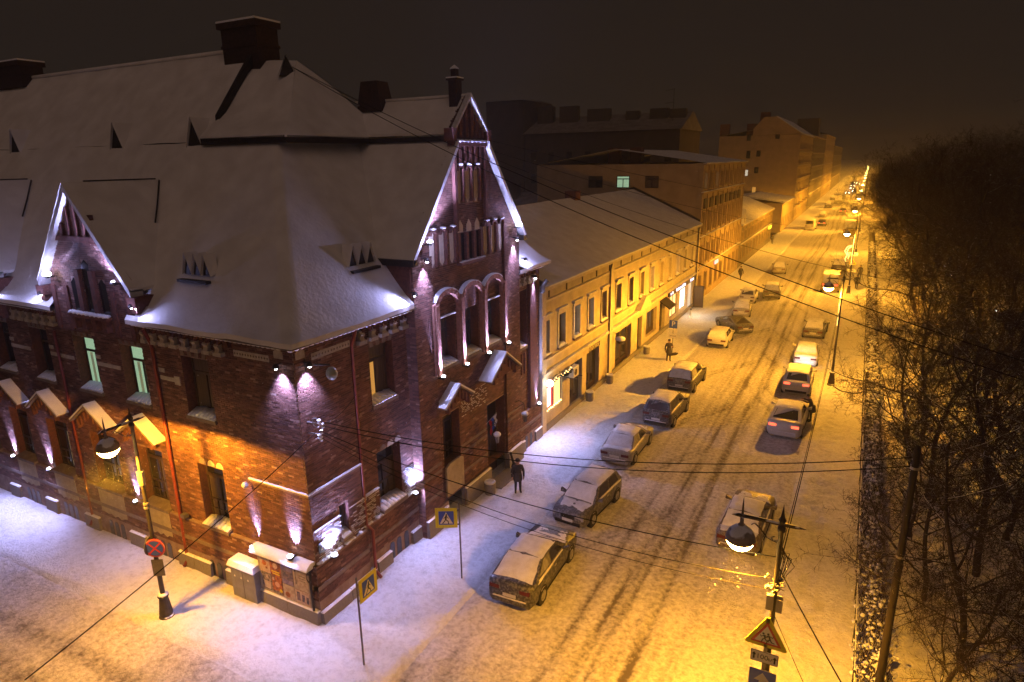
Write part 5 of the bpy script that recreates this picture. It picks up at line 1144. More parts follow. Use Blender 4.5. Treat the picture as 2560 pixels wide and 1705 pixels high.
for i, mt in enumerate((M('flag_white', (.62,.62,.66)), M('flag_blue', (.03,.08,.38)), M('flag_red', (.45,.03,.03)))):
    q = MB(); n = 8; vs = []; fs = []
    for r in range(n+1):
        for c in range(5):
            s_ = (i + c/4)/3; w_ = .06*math.sin(r*1.3+c*.8)
            vs.append((.46-.36*s_*.9+.02*r/n, .14-.10*s_+w_+.06*r/n, .60-.42*s_-(.55+.32*s_)*r/n))
    fs = [(r*5+c,r*5+c+1,(r+1)*5+c+1,(r+1)*5+c) for r in range(n) for c in range(4)]
    q.add(vs, fs); q.build('stripe', mt, t, True)
for yy, nm in ((11.35,'near'),(14.35,'far')):
    t = thing('wall_lantern', 'old iron wall lantern with a snow cap on the %s side of the entrance' % nm, 'lantern', (.45,yy,3.0), 0, 'entrance lanterns')
    q = MB(); q.tube([(-.1,0,.6),(.15,0,.75),(.45,0,.65),(.5,0,.3)], .02, 5); q.tube([(-.1,0,.2),(.2,0,.45),(.42,0,.6)], .015, 5); q.build('bracket', DARKMETAL, t)
    q = MB(); q.lathe([(.08,-.38),(.14,-.05),(.15,.0)], .5, 0, 6); q.build('glass', M('lantern_glass', (.30,.28,.30), rough=.3) if nm == 'near' else bpy.data.materials['lantern_glass'], t)
    for k in range(6): a = k*math.pi/3; q = MB(); q.tube([(.5+.085*math.cos(a),.085*math.sin(a),-.38),(.5+.15*math.cos(a),.15*math.sin(a),0)], .012, 4); q.build('bar', DARKMETAL, t)
    q = MB(); q.ball((.5,0,.06), .2, 9, 5, .7); q.build('snow_cap', SNOW, t, True)
t = thing('corner_wall_lamp', 'unlit round-shaded wall lamp on an arm under the corner eaves', 'lamp', (.02,.75,9.55))
q = MB(); q.tube([(0,-.3,.1),(.5,.3,.0)], .035, 6); q.tube([(0,-.3,.3),(0,-.3,-.1)], .03, 6); q.build('arm', DARKMETAL, t); q = MB(); q.ball((.5,.35,-.32), .2, 10, 6, 1.2); q.build('shade', M('shade_grey', (.25,.24,.2), rough=.4), t, True)
t = thing('wire_bracket', 'frosted insulator bracket on the corner wall where the street wires start', 'bracket', (0,.3,7.55))
q = MB(); q.tube([(0,0,.15),(.55,-.05,.2)], .03, 6); q.tube([(0,0,-.25),(.5,0,-.2)], .03, 6); q.build('arm', CLAMP, t)
for k, (a, b, c) in enumerate(((.6,-.06,.28),(.66,.02,.12),(.55,.05,-.12),(.6,-.1,-.22),(.5,.06,-.38))): q = MB(); q.lathe([(.03,-.09),(.07,-.05),(.03,0),(.07,.05),(.03,.09)], a, b, 8, c); q.build('insulator', WHI, t)
q = MB(); q.tube([(.45+.16*math.cos(a),-.05,.22+.16*math.sin(a)) for a in np.arange(0,6.5,.4)], .02, 5, False); q.build('ring', CLAMP, t)
# ---------------------------------------------------------------- wires
def wire(label, a, b, s, r=.012, group=None):
    q = MB(); q.tube(sag(a, b, s, 20), r, 4, False); tag(q.build('overhead_wire', WIREM), label, 'wire', group)
BK = (.6,.3,7.6); g_ = 'wires from the corner bracket'
wire('upper wire from the corner bracket to the tall dark pole', (.62,.25,7.85), (17.4,4.0,8.5), .7, .014, g_); wire('lower wire from the corner bracket to the tall dark pole', (.66,.3,7.68), (17.4,4.0,8.25), .75, .014, g_)
wire('highest wire from the corner bracket to the lamp with the children sign', (.6,.25,7.5), (14.7,.45,6.9), .5, .013, g_); wire('middle wire from the corner bracket to the lamp with the children sign', (.55,.35,7.35), (14.7,.45,6.3), .7, .010, g_); wire('lowest wire from the corner bracket to the lamp with the children sign', (.5,.35,7.2), (14.7,.45,6.0), .7, .008, g_)
wire('wire from the corner bracket across the side street', (.4,.2,7.4), (3.2,-9.9,7.1), .15, .012); wire('short wire from the corner bracket to the downpipe', (.6,.35,7.7), (.05,2.7,7.9), .2, .012)
g_ = 'wires from the roof across the street'
wire('upper long wire from the roof peak to the park', (-6.2,7.3,19.9), (19.5,4.8,11.1), .55, .016, g_); wire('lower long wire from the roof peak to the park', (-6.2,7.3,19.9), (19.5,4.8,10.65), .75, .016, g_)
wire('thin wire from the small chimney across the street to the park', (-4.2,10.4,18.3), (19,30,8.6), 1.0, .014, g_); wire('thin wire from the street gable to a far park lamp', (-3.9,10.4,18.0), (16.5,82,6.6), 1.5, .014, g_); wire('thin wire over the cream house to a far park tree', (-4.2,10.6,18.1), (19,112,7.0), 1.2, .014, g_)
for k, (a, b) in enumerate(((.45,35.4),(35.4,71.5),(71.5,107.5),(107.5,143.5))):
    nm = ['children sign lamp to the second lamp','second lamp to the third lamp','third lamp to the fourth lamp','fourth lamp to the fifth lamp'][k]
    wire('upper cable strung along the park pavement from the %s' % nm, (14.8,a,6.7), (14.9,b,6.7), .8, .018, 'cables between street lamps'); wire('lower cable strung along the park pavement from the %s' % nm, (14.72,a,6.5), (14.82,b,6.5), 1.0, .014, 'cables between street lamps')
wire('wire from the children sign lamp down to the park edge', (14.8,.45,6.6), (19.5,-6,4.5), .3, .016); wire('thin wire from the children sign lamp toward the hedge', (14.8,.45,5.3), (18.2,-5,3.6), .2, .010)
# ---------------------------------------------------------------- cars
TYRE = M('tyre', (.018,.017,.016), rough=.9, snow=.15); RIM = M('rim', (.16,.155,.15), (.4,.4,.4), ns=9, rough=.5, metal=.4); ARCH = M('wheel_arch', (.008,.008,.008), rough=1)
CGLASS = M('car_glass', (.014,.014,.017), rough=.1, spec=.7); CGLASSS = M('snowy_glass', (.30,.29,.29), (.12,.115,.115), ns=4, rough=.6)
TAIL = M('tail_red', (.09,.010,.009), rough=.25); TAILON = M('tail_red_lit', (.5,.02,.02), emit=(1.0,.10,.04), es=3.5); HEADL = M('headlight', (.35,.34,.33), rough=.15, spec=.8); HEADON = M('headlight_lit', (.9,.9,.8), emit=(1,.93,.8), es=60); PLATE = M('plate_white', (.55,.54,.5), rough=.5); TRIMC = M('chrome_strip', (.4,.38,.36), rough=.3, metal=.7)
CSNOW = M('car_snow', (.72,.72,.75), (.60,.59,.60), ns=3.5, rough=.8, bump=.4, bs=18)
PAINT = {}
def paint(c):
    if c not in PAINT:
        PAINT[c] = M('car_paint_%d' % len(PAINT), c, tuple(min(1, v*.6+.17) for v in c), ns=11, rough=.45, spec=.5, lo=.42, hi=.70, bump=.05, det=8)
    return PAINT[c]
KIND = {  # L, W, H, belt, hood front z, deck z, rear window base x, top x, windscreen top x, base x
 'sedan': (4.6,1.80,1.46,.95,.78,.99,-1.72,-1.02,.35,1.08), 'fastback': (4.75,1.92,1.58,1.03,.86,1.12,-2.05,-1.0,.30,1.05),
 'suv': (4.65,1.88,1.72,1.10,.96,1.12,-2.18,-1.88,.25,.98), 'hatch': (4.2,1.76,1.52,.97,.82,1.0,-1.98,-1.62,.30,1.02), 'coupe': (4.4,1.84,1.38,.92,.78,1.0,-1.9,-.6,.15,.98),
 'van': (5.2,2.0,2.3,1.25,1.05,1.25,-2.58,-2.5,1.2,1.95), 'truck': (6.6,2.4,3.0,1.5,1.4,1.5,-3.26,-3.24,2.5,3.0), 'bus': (10.5,2.5,3.1,1.4,1.35,1.4,-5.2,-5.15,4.9,5.15)}
def snow_patch(q, c, th, n=8, m=8, jag=.02):
    c = [Vector(p) for p in c]; nrm = ((c[1]-c[0]).cross(c[3]-c[0])).normalized()
    if nrm.z < 0: nrm = -nrm
    vs = []; sd = random.random()*100
    for i in range(n+1):
        for j in range(m+1):
            u, v = i/n, j/m; p = c[0].lerp(c[1], u).lerp(c[3].lerp(c[2], u), v)
            e = min(1, min(u, 1-u)*6) * min(1, min(v, 1-v)*6); e = e**.5
            p = p + nrm*(th*(e*.9+.02) + (random.uniform(-.5,.5)*.012 if e else 0))
            if (i in (0,n)) or (j in (0,m)): p = p + Vector((random.uniform(-jag,jag), random.uniform(-jag,jag), 0))
            vs.append(tuple(p))
    q.add(vs, [(i*(m+1)+j, (i+1)*(m+1)+j, (i+1)*(m+1)+j+1, i*(m+1)+j+1) for i in range(n) for j in range(m)])
def car(label, kind, col, loc, ang, snow='all', tail=False, head=False, cat='car', group=None, detail=True, th=.07):
    L, W, H, zb, zf, zd, xrb, xrt, xft, xfb = KIND[kind]; w = W/2
    t = thing({'van':'parked_van','truck':'box_truck','bus':'bus'}.get(kind,'parked_car'), label, {'van':'van','truck':'truck','bus':'bus'}.get(kind, cat), (loc[0],loc[1],gz(loc[0],loc[1])-.02), math.radians(ang), group)
    P = paint(col); h = L/2
    xs = [-h,-h+.08,-h+.35,-h+.9,xrb+.3 if xrb > -h+1 else -h+1.3,-.3,.5,xfb,h-.9,h-.4,h-.12,h]
    xs = sorted(set(round(x,3) for x in xs)); q = MB(); vs = []; nn = 13
    def topz(x):
        if x < xrb: return zd
        if x < xfb: return zb + (zd-zb)*max(0, 1-(x-xrb)/.6)
        return zb + (zf-zb)*((x-xfb)/(h-xfb))**1.6
    for x in xs:
        e = min(1, (h-abs(x))/.45); ww = w*(.80 + .20*math.sqrt(max(0, 1-(1-e)**2))); zt = topz(x); en = (h-abs(x)) < .05
        if en: zt -= .16
        z0 = .30 if en else .20
        half = [(.0,z0),(ww*.86,z0),(ww*.985,.36),(ww,.58),(ww*.99,zt-.14),(ww*.93,zt-.02),(ww*.5,zt+.02)]
        ring = half + [(-a,b) for a, b in half[::-1][:-1]]
        ring.insert(7, (0, zt+.03)); nn = len(ring); vs += [(x,a,b) for a, b in ring]
    m = len(xs); fs = [(i*nn+k, (i+1)*nn+k, (i+1)*nn+(k+1)%nn, i*nn+(k+1)%nn) for i in range(m-1) for k in range(nn)] + [tuple(range(nn)), tuple((m-1)*nn+k for k in range(nn-1,-1,-1))]
    q.add(vs, fs); q.build('body', P, t, True)
    wb, wt = w*.92, w*(.74 if kind not in ('van','truck','bus') else .90); zr = H-.05
    c = {(a, s): Vector(p) for a, s, p in [(n_, s, (x, s*y_, z)) for s in (-1,1) for n_, x, y_, z in (('RB',xrb,wb,zd-.03),('RT',xrt,wt,zr),('FT',xft,wt,zr),('FB',xfb,wb,zb-.02))]}
    q = MB(); V = [c[k] for k in (('RB',-1),('RT',-1),('FT',-1),('FB',-1),('RB',1),('RT',1),('FT',1),('FB',1))]
    cr = Vector((0,0,.05)); V2 = [tuple(v) for v in V] + [tuple((c[('RT',-1)]+c[('RT',1)])/2+cr), tuple((c[('FT',-1)]+c[('FT',1)])/2+cr)]
    q.add(V2, [(0,1,2,3),(4,7,6,5),(1,8,9,2),(8,5,6,9),(0,4,5,8,1),(3,2,9,6,7)]); q.build('cabin', P, t, False)
    def pane(a, b, d, e, u0, u1, v0, v1, mt, nm='side_window', off=.012):
        a, b, d, e = (Vector(p) for p in (a, b, d, e)); nr = (b-a).cross(e-a).normalized(); ctr = (a+b+d+e)/4
        if nr.dot(Vector((ctr.x, ctr.y, ctr.z-.9))) < 0: nr = -nr
        pt = lambda u, v: tuple(a.lerp(b, u).lerp(e.lerp(d, u), v) + nr*off)
        q = MB(); q.add([pt(u0,v0),pt(u1,v0),pt(u1,v1),pt(u0,v1)], [(0,1,2,3)]); q.build(nm, mt, t)
    sg = CGLASSS if snow == 'all' else CGLASS
    for s in (-1, 1):
        A, B, D, E = c[('RB',s)], c[('FB',s)], c[('FT',s)], c[('RT',s)]
        if kind == 'bus':
            for k in range(6): pane(A,B,D,E,.03+k*.16,.17+k*.16,.15,.85,CGLASS)
        elif kind in ('van','truck'): pane(A,B,D,E,.78,.95,.12,.85,CGLASS)
        else: pane(A,B,D,E,.12,.47,.14,.88,sg if s < 0 else CGLASS); pane(A,B,D,E,.51,.90,.14,.90,CGLASS)
    rw = snow in ('all','rear'); fw_ = snow in ('all','front')
    pane(c[('RB',-1)],c[('RB',1)],c[('RT',1)],c[('RT',-1)],.10,.90,.15,.88,CGLASSS if rw else CGLASS,'rear_window'); pane(c[('FB',-1)],c[('FB',1)],c[('FT',1)],c[('FT',-1)],.07,.93,.06,.92,CGLASSS if fw_ else CGLASS,'windscreen')
    wr = .34 if kind not in ('truck','bus','van') else .42
    for sx in (-h*.62 if kind not in ('truck','bus') else -h*.55, h*.60):
        for s in (-1, 1):
            q = MB(); q.tube([(sx,s*(w-.16),wr),(sx,s*(w+.008),wr)], wr*1.18, 14); q.build('wheel_arch', ARCH, t)
            q = MB(); q.tube([(sx,s*(w-.18),wr),(sx,s*(w+.022),wr)], wr, 14); wh = q.build('wheel', TYRE, t)
            q = MB(); q.tube([(sx,s*(w+.0),wr),(sx,s*(w+.032),wr)], wr*.62, 12); q.build('rim', RIM, wh)
    for s in (-1, 1):
        z = zd-.22 if kind != 'suv' else .95
        q = MB(); q.box(-h-.015,-h+.22,s*w*.62-.18,s*w*.62+.22 if s > 0 else s*w*.62+.18,z-.08,z+.06) if s > 0 else q.box(-h-.015,-h+.22,-w*.62-.22,-w*.62+.18,z-.08,z+.06); q.build('tail_light', TAILON if tail else TAIL, t)
        q = MB(); q.box(h-.26,h-.005,s*w*.66-.2,s*w*.66+.2,zf-.24,zf-.10); q.build('headlight', HEADON if head else HEADL, t)
        q = MB(); q.hexa([(xfb-.45,s*(w*.93),zb+.0),(xfb-.25,s*(w*.93),zb),(xfb-.25,s*(w+.20),zb+.02),(xfb-.45,s*(w+.20),zb+.02)], [(xfb-.42,s*(w*.93),zb+.05),(xfb-.27,s*(w*.93),zb+.05),(xfb-.28,s*(w+.2),zb+.18),(xfb-.42,s*(w+.2),zb+.18)]); q.build('mirror', P, t)
        if detail and kind in ('sedan','fastback','suv','hatch','coupe'):
            q = MB(); q.box(-.35,-.15,s*w*.985,s*(w+.012),zb-.17,zb-.13); q.build('door_handle', TRIMC, t)
            q = MB(); q.box(-h*.45,h*.42,s*w*.98,s*(w+.012),.30,.36); q.build('side_skirt', ARCH, t)
    q = MB(); q.box(-h-.03,-h+.04,-.26,.26,.58,.70); q.build('rear_plate', PLATE, t); q = MB(); q.box(h-.04,h+.03,-.26,.26,.42,.54); q.build('front_plate', PLATE, t)
    q = MB(); q.box(-h-.035,-h+.15,-w*.72,w*.72,.32,.50); q.build('rear_bumper', ARCH if kind in ('suv','hatch') else P, t); q = MB(); q.box(h-.15,h+.03,-w*.7,w*.7,.28,.42); q.build('front_bumper', ARCH, t); q = MB(); q.box(h-.12,h+.012,-w*.38,w*.38,zf-.26,zf-.12); q.build('grille', ARCH, t)
    if detail:
        q = MB(); q.box(-h-.045,-h+.1,-w*.70,w*.70,.50,.53); q.build('bumper_snow', CSNOW, t)
    S = MB(); g = lambda x, y_, z: (x, y_, z)
    if snow != 'none':
        snow_patch(S, [g(xrt-.02,-wt*1.0,zr),g(xft+.02,-wt*1.0,zr),g(xft+.02,wt*1.0,zr),g(xrt-.02,wt*1.0,zr)], th+.045)
        S.build('roof_snow', CSNOW, t, True); S = MB()
        if kind not in ('bus','truck'):
            zq = topz(xfb+.1); snow_patch(S, [g(xfb+.02,-w*.86,zq+.0),g(h-.25,-w*.78,topz(h-.25)-.02),g(h-.25,w*.78,topz(h-.25)-.02),g(xfb+.02,w*.86,zq)], th*.8); S.build('bonnet_snow', CSNOW, t, True); S = MB()
        if rw:
            off = Vector((-.02,0,.03)); snow_patch(S, [c[('RB',-1)].lerp(c[('RB',1)],.05)+off, c[('RT',-1)].lerp(c[('RT',1)],.03)+off, c[('RT',1)].lerp(c[('RT',-1)],.03)+off, c[('RB',1)].lerp(c[('RB',-1)],.05)+off], .035); S.build('rear_glass_snow', CSNOW, t, True); S = MB()
        if fw_:
            off = Vector((.02,0,.03)); snow_patch(S, [c[('FT',-1)].lerp(c[('FT',1)],.03)+off, c[('FB',-1)].lerp(c[('FB',1)],.04)+off, c[('FB',1)].lerp(c[('FB',-1)],.04)+off, c[('FT',1)].lerp(c[('FT',-1)],.03)+off], .035); S.build('windscreen_snow', CSNOW, t, True); S = MB()
        if xrb > -h+.45:
            snow_patch(S, [g(-h+.12,-w*.76,zd),g(xrb,-w*.86,zd),g(xrb,w*.86,zd),g(-h+.12,w*.76,zd)], th*.8); S.build('boot_snow', CSNOW, t, True); S = MB()
        for s in (-1, 1):
            snow_patch(S, [g(xrb+.2,s*w*.86,zb+.01),g(xfb-.3,s*w*.86,zb+.01),g(xfb-.3,s*w*.965,zb-.03),g(xrb+.2,s*w*.965,zb-.03)], .03, 10, 3); S.build('belt_snow', CSNOW, t, True); S = MB()
    return t
DK = (.018,.017,.018); DG = (.05,.048,.05); SV = (.22,.21,.20); WH = (.55,.53,.50); BR = (.07,.045,.03); YE = (.55,.38,.05)
car('dark fastback crossover under snow, nearest on the house side', 'fastback', DK, (5.62,6.05), 92, 'all')
car('dark grey hatchback under snow facing the camera, second from the corner', 'hatch', DG, (5.62,11.75), 265, 'front')
car('silver saloon wholly covered in snow, third along the house side', 'sedan', SV, (5.25,18.7), 90, 'all')
car('black estate SUV with a clear black rear window on the house side', 'suv', DK, (5.85,24.75), 88, 'front')
car('black SUV with a snowy rear window just before the parking sign', 'suv', DK, (5.55,31.4), 89, 'all')
car('pale crossover lit yellow beside the bright shop front', 'hatch', WH, (5.55,43.7), 91, 'rear')
car('dark coupe parked askew behind the pale crossover', 'coupe', DK, (5.75,49.2), 128, 'none', th=.04)
car('snow-covered pale saloon behind the dark coupe', 'sedan', SV, (5.35,56.4), 96, 'all')
car('small white hatchback with a black rear window beyond the snowy saloon', 'hatch', WH, (5.0,63.2), 92, 'front')
car('dark car half hidden beyond the small white hatchback', 'suv', DG, (7.0,67.0), 95, 'all')
car('dark brown car right behind the children sign lamp', 'sedan', BR, (12.55,13.2), 88, 'rear')
R2 = car('pale crossover with lit tail lights being cleared by a person', 'fastback', WH, (12.95,26.4), 88, 'front', tail=True)
car('white SUV with lit tail lights and black rear window', 'suv', WH, (12.78,34.3), 91, 'front', tail=True)
car('white saloon lit from behind by the headlights of the SUV', 'sedan', WH, (12.75,41.4), 92, 'all')
car('dark snow-covered saloon farthest of the near row by the park', 'sedan', DG, (12.82,50.4), 88, 'all')
car('yellow van with red tail lights behind the third street lamp', 'van', YE, (12.95,74.0), 90, 'rear', tail=True)
car('dark SUV below the golden scroll ornament', 'suv', DG, (13.3,89.5), 90, 'all', detail=False)
car('pale saloon driving alone mid street on the house side', 'sedan', SV, (5.8,85.0), 94, 'all', detail=False)
car('white van parked at the far cross street', 'van', WH, (5.3,147), 88, 'front', detail=False)
car('dark car with red tail lights next to the white van', 'hatch', DK, (7.1,157.5), 88, 'none', tail=True, detail=False)
car('white car ahead of the white van far down the street', 'hatch', WH, (5.8,181), 90, 'all', detail=False)
car('dark car in mid street far behind the lamps', 'hatch', DK, (10.2,197), 90, 'none', tail=True, detail=False)
car('dark box truck by the park far down the street', 'truck', DG, (13.2,164), 90, 'rear', detail=False)
car('yellow-lit box truck under the fifth lamp', 'truck', YE, (13.3,139.5), 90, 'rear', detail=False)  # yellow is the truck's own paint
car('dark bus at the far kerb of the street', 'bus', DG, (7.6,238), 88, 'rear', detail=False)
car('dark car in front of the far bus', 'suv', DK, (5.4,216), 88, 'all', detail=False)
for k, (x, yy) in enumerate(((8.2,300),(10.4,318),(9.0,345),(8.6,372),(10.8,395),(9.2,420))):
    car('tiny car with lit headlights in the haze, number %s from the bus' % ['one','two','three','four','five','six'][k], 'hatch', DK, (x,yy), 270, 'none', head=True, detail=False, group='far oncoming cars')
for k, (x, yy) in enumerate(((12.6,185),(12.8,206),(12.6,228),(12.9,262),(4.9,255),(5.0,280),(12.7,292))):
    car('snowy car at the kerb far down the street, %s' % ['just past the dark box truck','beside the sixth lamp','beside the seventh lamp','on the park side past the bus','on the house side past the bus','before the hazy blocks','on the park side among tiny lamps'][k], ['hatch','suv','sedan'][k % 3], [DG,SV,DK][k % 3], (x,yy), 90, 'all', detail=False, group='far parked cars')
lamp('SPOT', (12.78,37.2,.75), (0,1,-.12), 260, (.85,.88,1.0), None, .12, 70, .6, 'headlight_beam')   # headlights of the white SUV
# ---------------------------------------------------------------- people
COAT = M('dark_coat', (.028,.026,.032), (.05,.046,.05), ns=9, rough=.9); JEANS = M('dark_trousers', (.014,.014,.02), rough=.9); BOOT = M('boots', (.01,.009,.008), rough=.6); SKIN = M('skin', (.42,.25,.18), rough=.6); HAT = M('knit_hat', (.02,.02,.025), rough=.95); HAIR = M('hair', (.03,.02,.012), rough=.8); BAG = M('bag', (.012,.012,.013), rough=.7)
def person(label, loc, ang, pose='stand', hat=True, group=None):
    t = thing('person', label, 'person', (loc[0],loc[1],gz(loc[0],loc[1])+.0), math.radians(ang), group)
    J = {'pel': (0,0,.95), 'sp': (0,.01,1.18), 'ch': (0,.0,1.38), 'nk': (0,-.01,1.53), 'hd': (0,-.03,1.62), 'ht': (0,-.02,1.74)}
    for s, n in ((-1,'l'),(1,'r')):
        fy = 0
        if pose == 'walk': fy = -.22*s
        J[n+'hip'] = (s*.10,0,.90); J[n+'kn'] = (s*.11,fy*.6-.03,.50); J[n+'an'] = (s*.12,fy,.10); J[n+'toe'] = (s*.14,fy-.16,.05)
        J[n+'sh'] = (s*.20,0,1.42)
        if pose == 'reach': J[n+'el'] = (s*.24,-.26,1.32); J[n+'wr'] = (s*.18,-.52,1.40); J[n+'ha'] = (s*.16,-.60,1.41)
        elif pose == 'phone' and s > 0: J[n+'el'] = (s*.30,-.08,1.18); J[n+'wr'] = (s*.26,-.30,1.30); J[n+'ha'] = (s*.22,-.36,1.34)
        else: J[n+'el'] = (s*.29,.02+fy*-.3,1.15); J[n+'wr'] = (s*.29,-.06-fy*.5,.90); J[n+'ha'] = (s*.28,-.09-fy*.5,.82)
    if pose == 'reach':
        for k in ('sp','ch','nk','hd','ht','lsh','rsh'): v = J[k]; J[k] = (v[0], v[1]-.16*(v[2]-.95)/.5, v[2]-.03)
    R = {'pel':.17,'sp':.165,'ch':.18,'nk':.075,'hd':.105,'ht':.09}
    for n in 'lr': R.update({n+'hip':.115,n+'kn':.075,n+'an':.055,n+'toe':.05,n+'sh':.10,n+'el':.065,n+'wr':.05,n+'ha':.045})
    E = [('pel','sp'),('sp','ch'),('ch','nk'),('nk','hd'),('hd','ht')] + [e for n in 'lr' for e in (('pel',n+'hip'),(n+'hip',n+'kn'),(n+'kn',n+'an'),(n+'an',n+'toe'),('ch',n+'sh'),(n+'sh',n+'el'),(n+'el',n+'wr'),(n+'wr',n+'ha'))]
    for n, s in (('l',-1),('r',1)):     # five fingers
        h = Vector(J[n+'ha']); d = (h-Vector(J[n+'wr'])).normalized(); sd = Vector((1,0,0)) if abs(d.z) < .8 else Vector((0,1,0))
        for k in range(5):
            o_ = (k-1.5)*.018; b_ = h+d*.03+sd*o_; e_ = b_+d*(.05,.065,.06,.045,.03)[k]+Vector((-s*.01,-.01,0))
            if k == 4: b_ = h-d*.0; e_ = h+d*.03+sd*(-.05)
            J[n+'f%d' % k] = tuple(e_); R[n+'f%d' % k] = .010; E.append((n+'ha', n+'f%d' % k))
    ks = list(J); me = bpy.data.meshes.new('body'); me.from_pydata([J[k] for k in ks], [(ks.index(a), ks.index(b)) for a, b in E], [])
    o = bpy.data.objects.new('body', me); COL.objects.link(o)
    md = o.modifiers.new('skin', 'SKIN'); md.use_smooth_shade = True
    sl = me.skin_vertices[0] if me.skin_vertices else None
    if sl is None:
        bm = bmesh.new(); bm.from_mesh(me); lay = bm.verts.layers.skin.verify(); bm.to_mesh(me); bm.free(); sl = me.skin_vertices[0]
    for i, k in enumerate(ks): sl.data[i].radius = (R[k], R[k]*(.8 if k in ('pel','sp','ch') else 1)); sl.data[i].use_root = (k == 'pel')
    ss = o.modifiers.new('sub', 'SUBSURF'); ss.levels = 1; ss.render_levels = 1
    dg = bpy.context.evaluated_depsgraph_get(); m2 = bpy.data.meshes.new_from_object(o.evaluated_get(dg)); bpy.data.objects.remove(o)
    m2.materials.clear()
    for mm in (COAT, JEANS, BOOT, SKIN): m2.materials.append(mm)
    hz = J['nk'][2]+.02
    for p in m2.polygons:
        cz = p.center.z; cxy = math.hypot(p.center.x, p.center.y)
        nearh = any((p.center - Vector(J[n+'ha'])).length < .10 for n in 'lr')
        p.material_index = 2 if cz < .13 else (3 if (cz > hz or nearh) else (1 if cz < .72 and not nearh else 0))
        p.use_smooth = True
    link('body', m2, t)
    hx, hy, hzz = J['ht']
    q = MB(); q.lathe([(.22,.68),(.235,.75),(.215,.95),(.19,1.1)], 0, 0, 12); q.build('coat_skirt', COAT, t, True)
    q = MB(); q.ball((hx,hy+.015,hzz+.02), .118, 10, 6, .85); q.build('hat' if hat else 'hair', HAT if hat else HAIR, t, True)
    q = MB(); q.ball((hx,hy-.115,hzz-.09), .02, 6, 4); q.build('nose', SKIN, t)
    for s in (-1, 1): q = MB(); q.ball((hx+s*.038,hy-.098,hzz-.06), .013, 6, 4); q.build('eye', BOOT, t); q = MB(); q.ball((hx+s*.108,hy,hzz-.08), .026, 6, 4); q.build('ear', SKIN, t)
    q = MB(); q.box(hx-.03,hx+.03,hy-.112,hy-.10,hzz-.145,hzz-.135); q.build('mouth', M('lips', (.3,.1,.08)) if 'lips' not in bpy.data.materials else bpy.data.materials['lips'], t)
    return t
p = person('person in a dark coat with an instrument case on the back by the entrance', (2.02,11.43), 35)
q = MB(); q.lathe([(.05,-.35),(.17,-.25),(.19,-.05),(.14,.15),(.16,.35),(.06,.5),(.05,.95),(.07,1.05),(.05,1.1)], 0, 0, 10); o = q.build('instrument_case', BAG, p, True); o.location = (-.05,.24,1.02); o.rotation_euler = (0,math.radians(-14),0); o.scale = (1,.55,1)
p = person('person with a bag standing at the foot of the parking sign', (2.95,36.0), 20, 'phone')
q = MB(); q.lathe([(.04,-.45),(.12,-.3),(.13,.2),(.05,.4)], 0, 0, 9); o = q.build('bag', BAG, p, True); o.location = (.35,.12,.55); o.rotation_euler = (0,math.radians(80),0)
person('person bending over the pale crossover to clear its snow', (14.12,27.6), -88, 'reach')
person('walker in dark clothes nearer the camera on the park pavement', (15.75,74.5), 170, 'walk', group='pair walking on the park pavement'); person('walker in dark clothes a few steps farther on the park pavement', (15.98,83.0), 175, 'walk', group='pair walking on the park pavement')
p = person('person with a rucksack walking by the tan apartment house', (1.95,75.9), 160, 'walk'); q = MB(); q.ball((0,.22,1.25), .2, 9, 6, 1.3); q.build('rucksack', BAG, p, True)
person('distant walker in front of the low dark house', (.9,116.5), 0, 'walk')
# ---------------------------------------------------------------- park fence and hedge
FE = M('fence_iron', (.03,.026,.022), rough=.6, snow=.2)
f = thing('park_fence', 'low dark iron fence running along the park hedge', 'fence', (16.92,-10,.1))
q = MB(); q.box(-.015,.015,0,170,.78,.82); q.build('rail', FE, f); q = MB(); q.box(-.015,.015,0,170,.16,.20); q.build('rail', FE, f)
me = None
for i in range(69):
    q = MB(); q.box(-.035,.035,-.035,.035,-.1,.92)
    if me is None: o = q.build('post', FE, f); me = o.data
    else: o = link('post', me, f)
    o.location = (0, i*2.48, 0)
me = None
for i in range(290):
    if me is None: q = MB(); q.box(-.008,.008,-.008,.008,.19,.79); o = q.build('bar', FE, f); me = o.data
    else: o = link('bar', me, f)
    o.location = (0, .12+i*.30, 0)
TWIG = M('twig', (.036,.021,.013), (.022,.013,.009), ns=6, rough=.95, snow=.08)
BARK = M('bark', (.028,.020,.015), (.016,.012,.009), ns=7, rough=.95, bump=.8, bs=14, stretch=(1,1,.25), snow=.28)
h = thing('hedge', 'trimmed leafless hedge loaded with clumps of snow behind the park fence', 'hedge', (17.45,-10,0))
V = []; F = []
rg = random.Random(3)
for i in range(18000):
    yy = rg.random()**1.6*150; x = rg.uniform(-.42,.5); z0 = rg.uniform(.0,.5); a = rg.uniform(0,6.28); l = rg.uniform(.3,.7); r = .008 + .010*(yy/150)
    b = (x,yy,z0); e = (x+.25*math.cos(a)*l, yy+.25*math.sin(a)*l, z0+l*.8); n = len(V)
    V += [(b[0]-r,b[1],b[2]),(b[0]+r,b[1],b[2]),(b[0],b[1]+r,b[2]),e]; F += [(n,n+1,n+3),(n+1,n+2,n+3),(n+2,n,n+3)]
q = MB(); q.v = V; q.f = F; q.mi = [0]*len(F); q.build('hedge_twigs', TWIG, h, kind='stuff')
q = MB()
for i in range(3000):
    yy = rg.random()**1.5*130; x = rg.gauss(0,.25); s = rg.choice([rg.uniform(.03,.07),rg.uniform(.03,.09),rg.uniform(.05,.11)])*(1 if yy < 40 else 1.5)
    q.ball((x,yy,.95-abs(x)*.5+rg.uniform(-.55,.12)), s, 6, 4, rg.uniform(.35,.65))
q.build('snow_clumps', SNOW, h, True, kind='stuff')
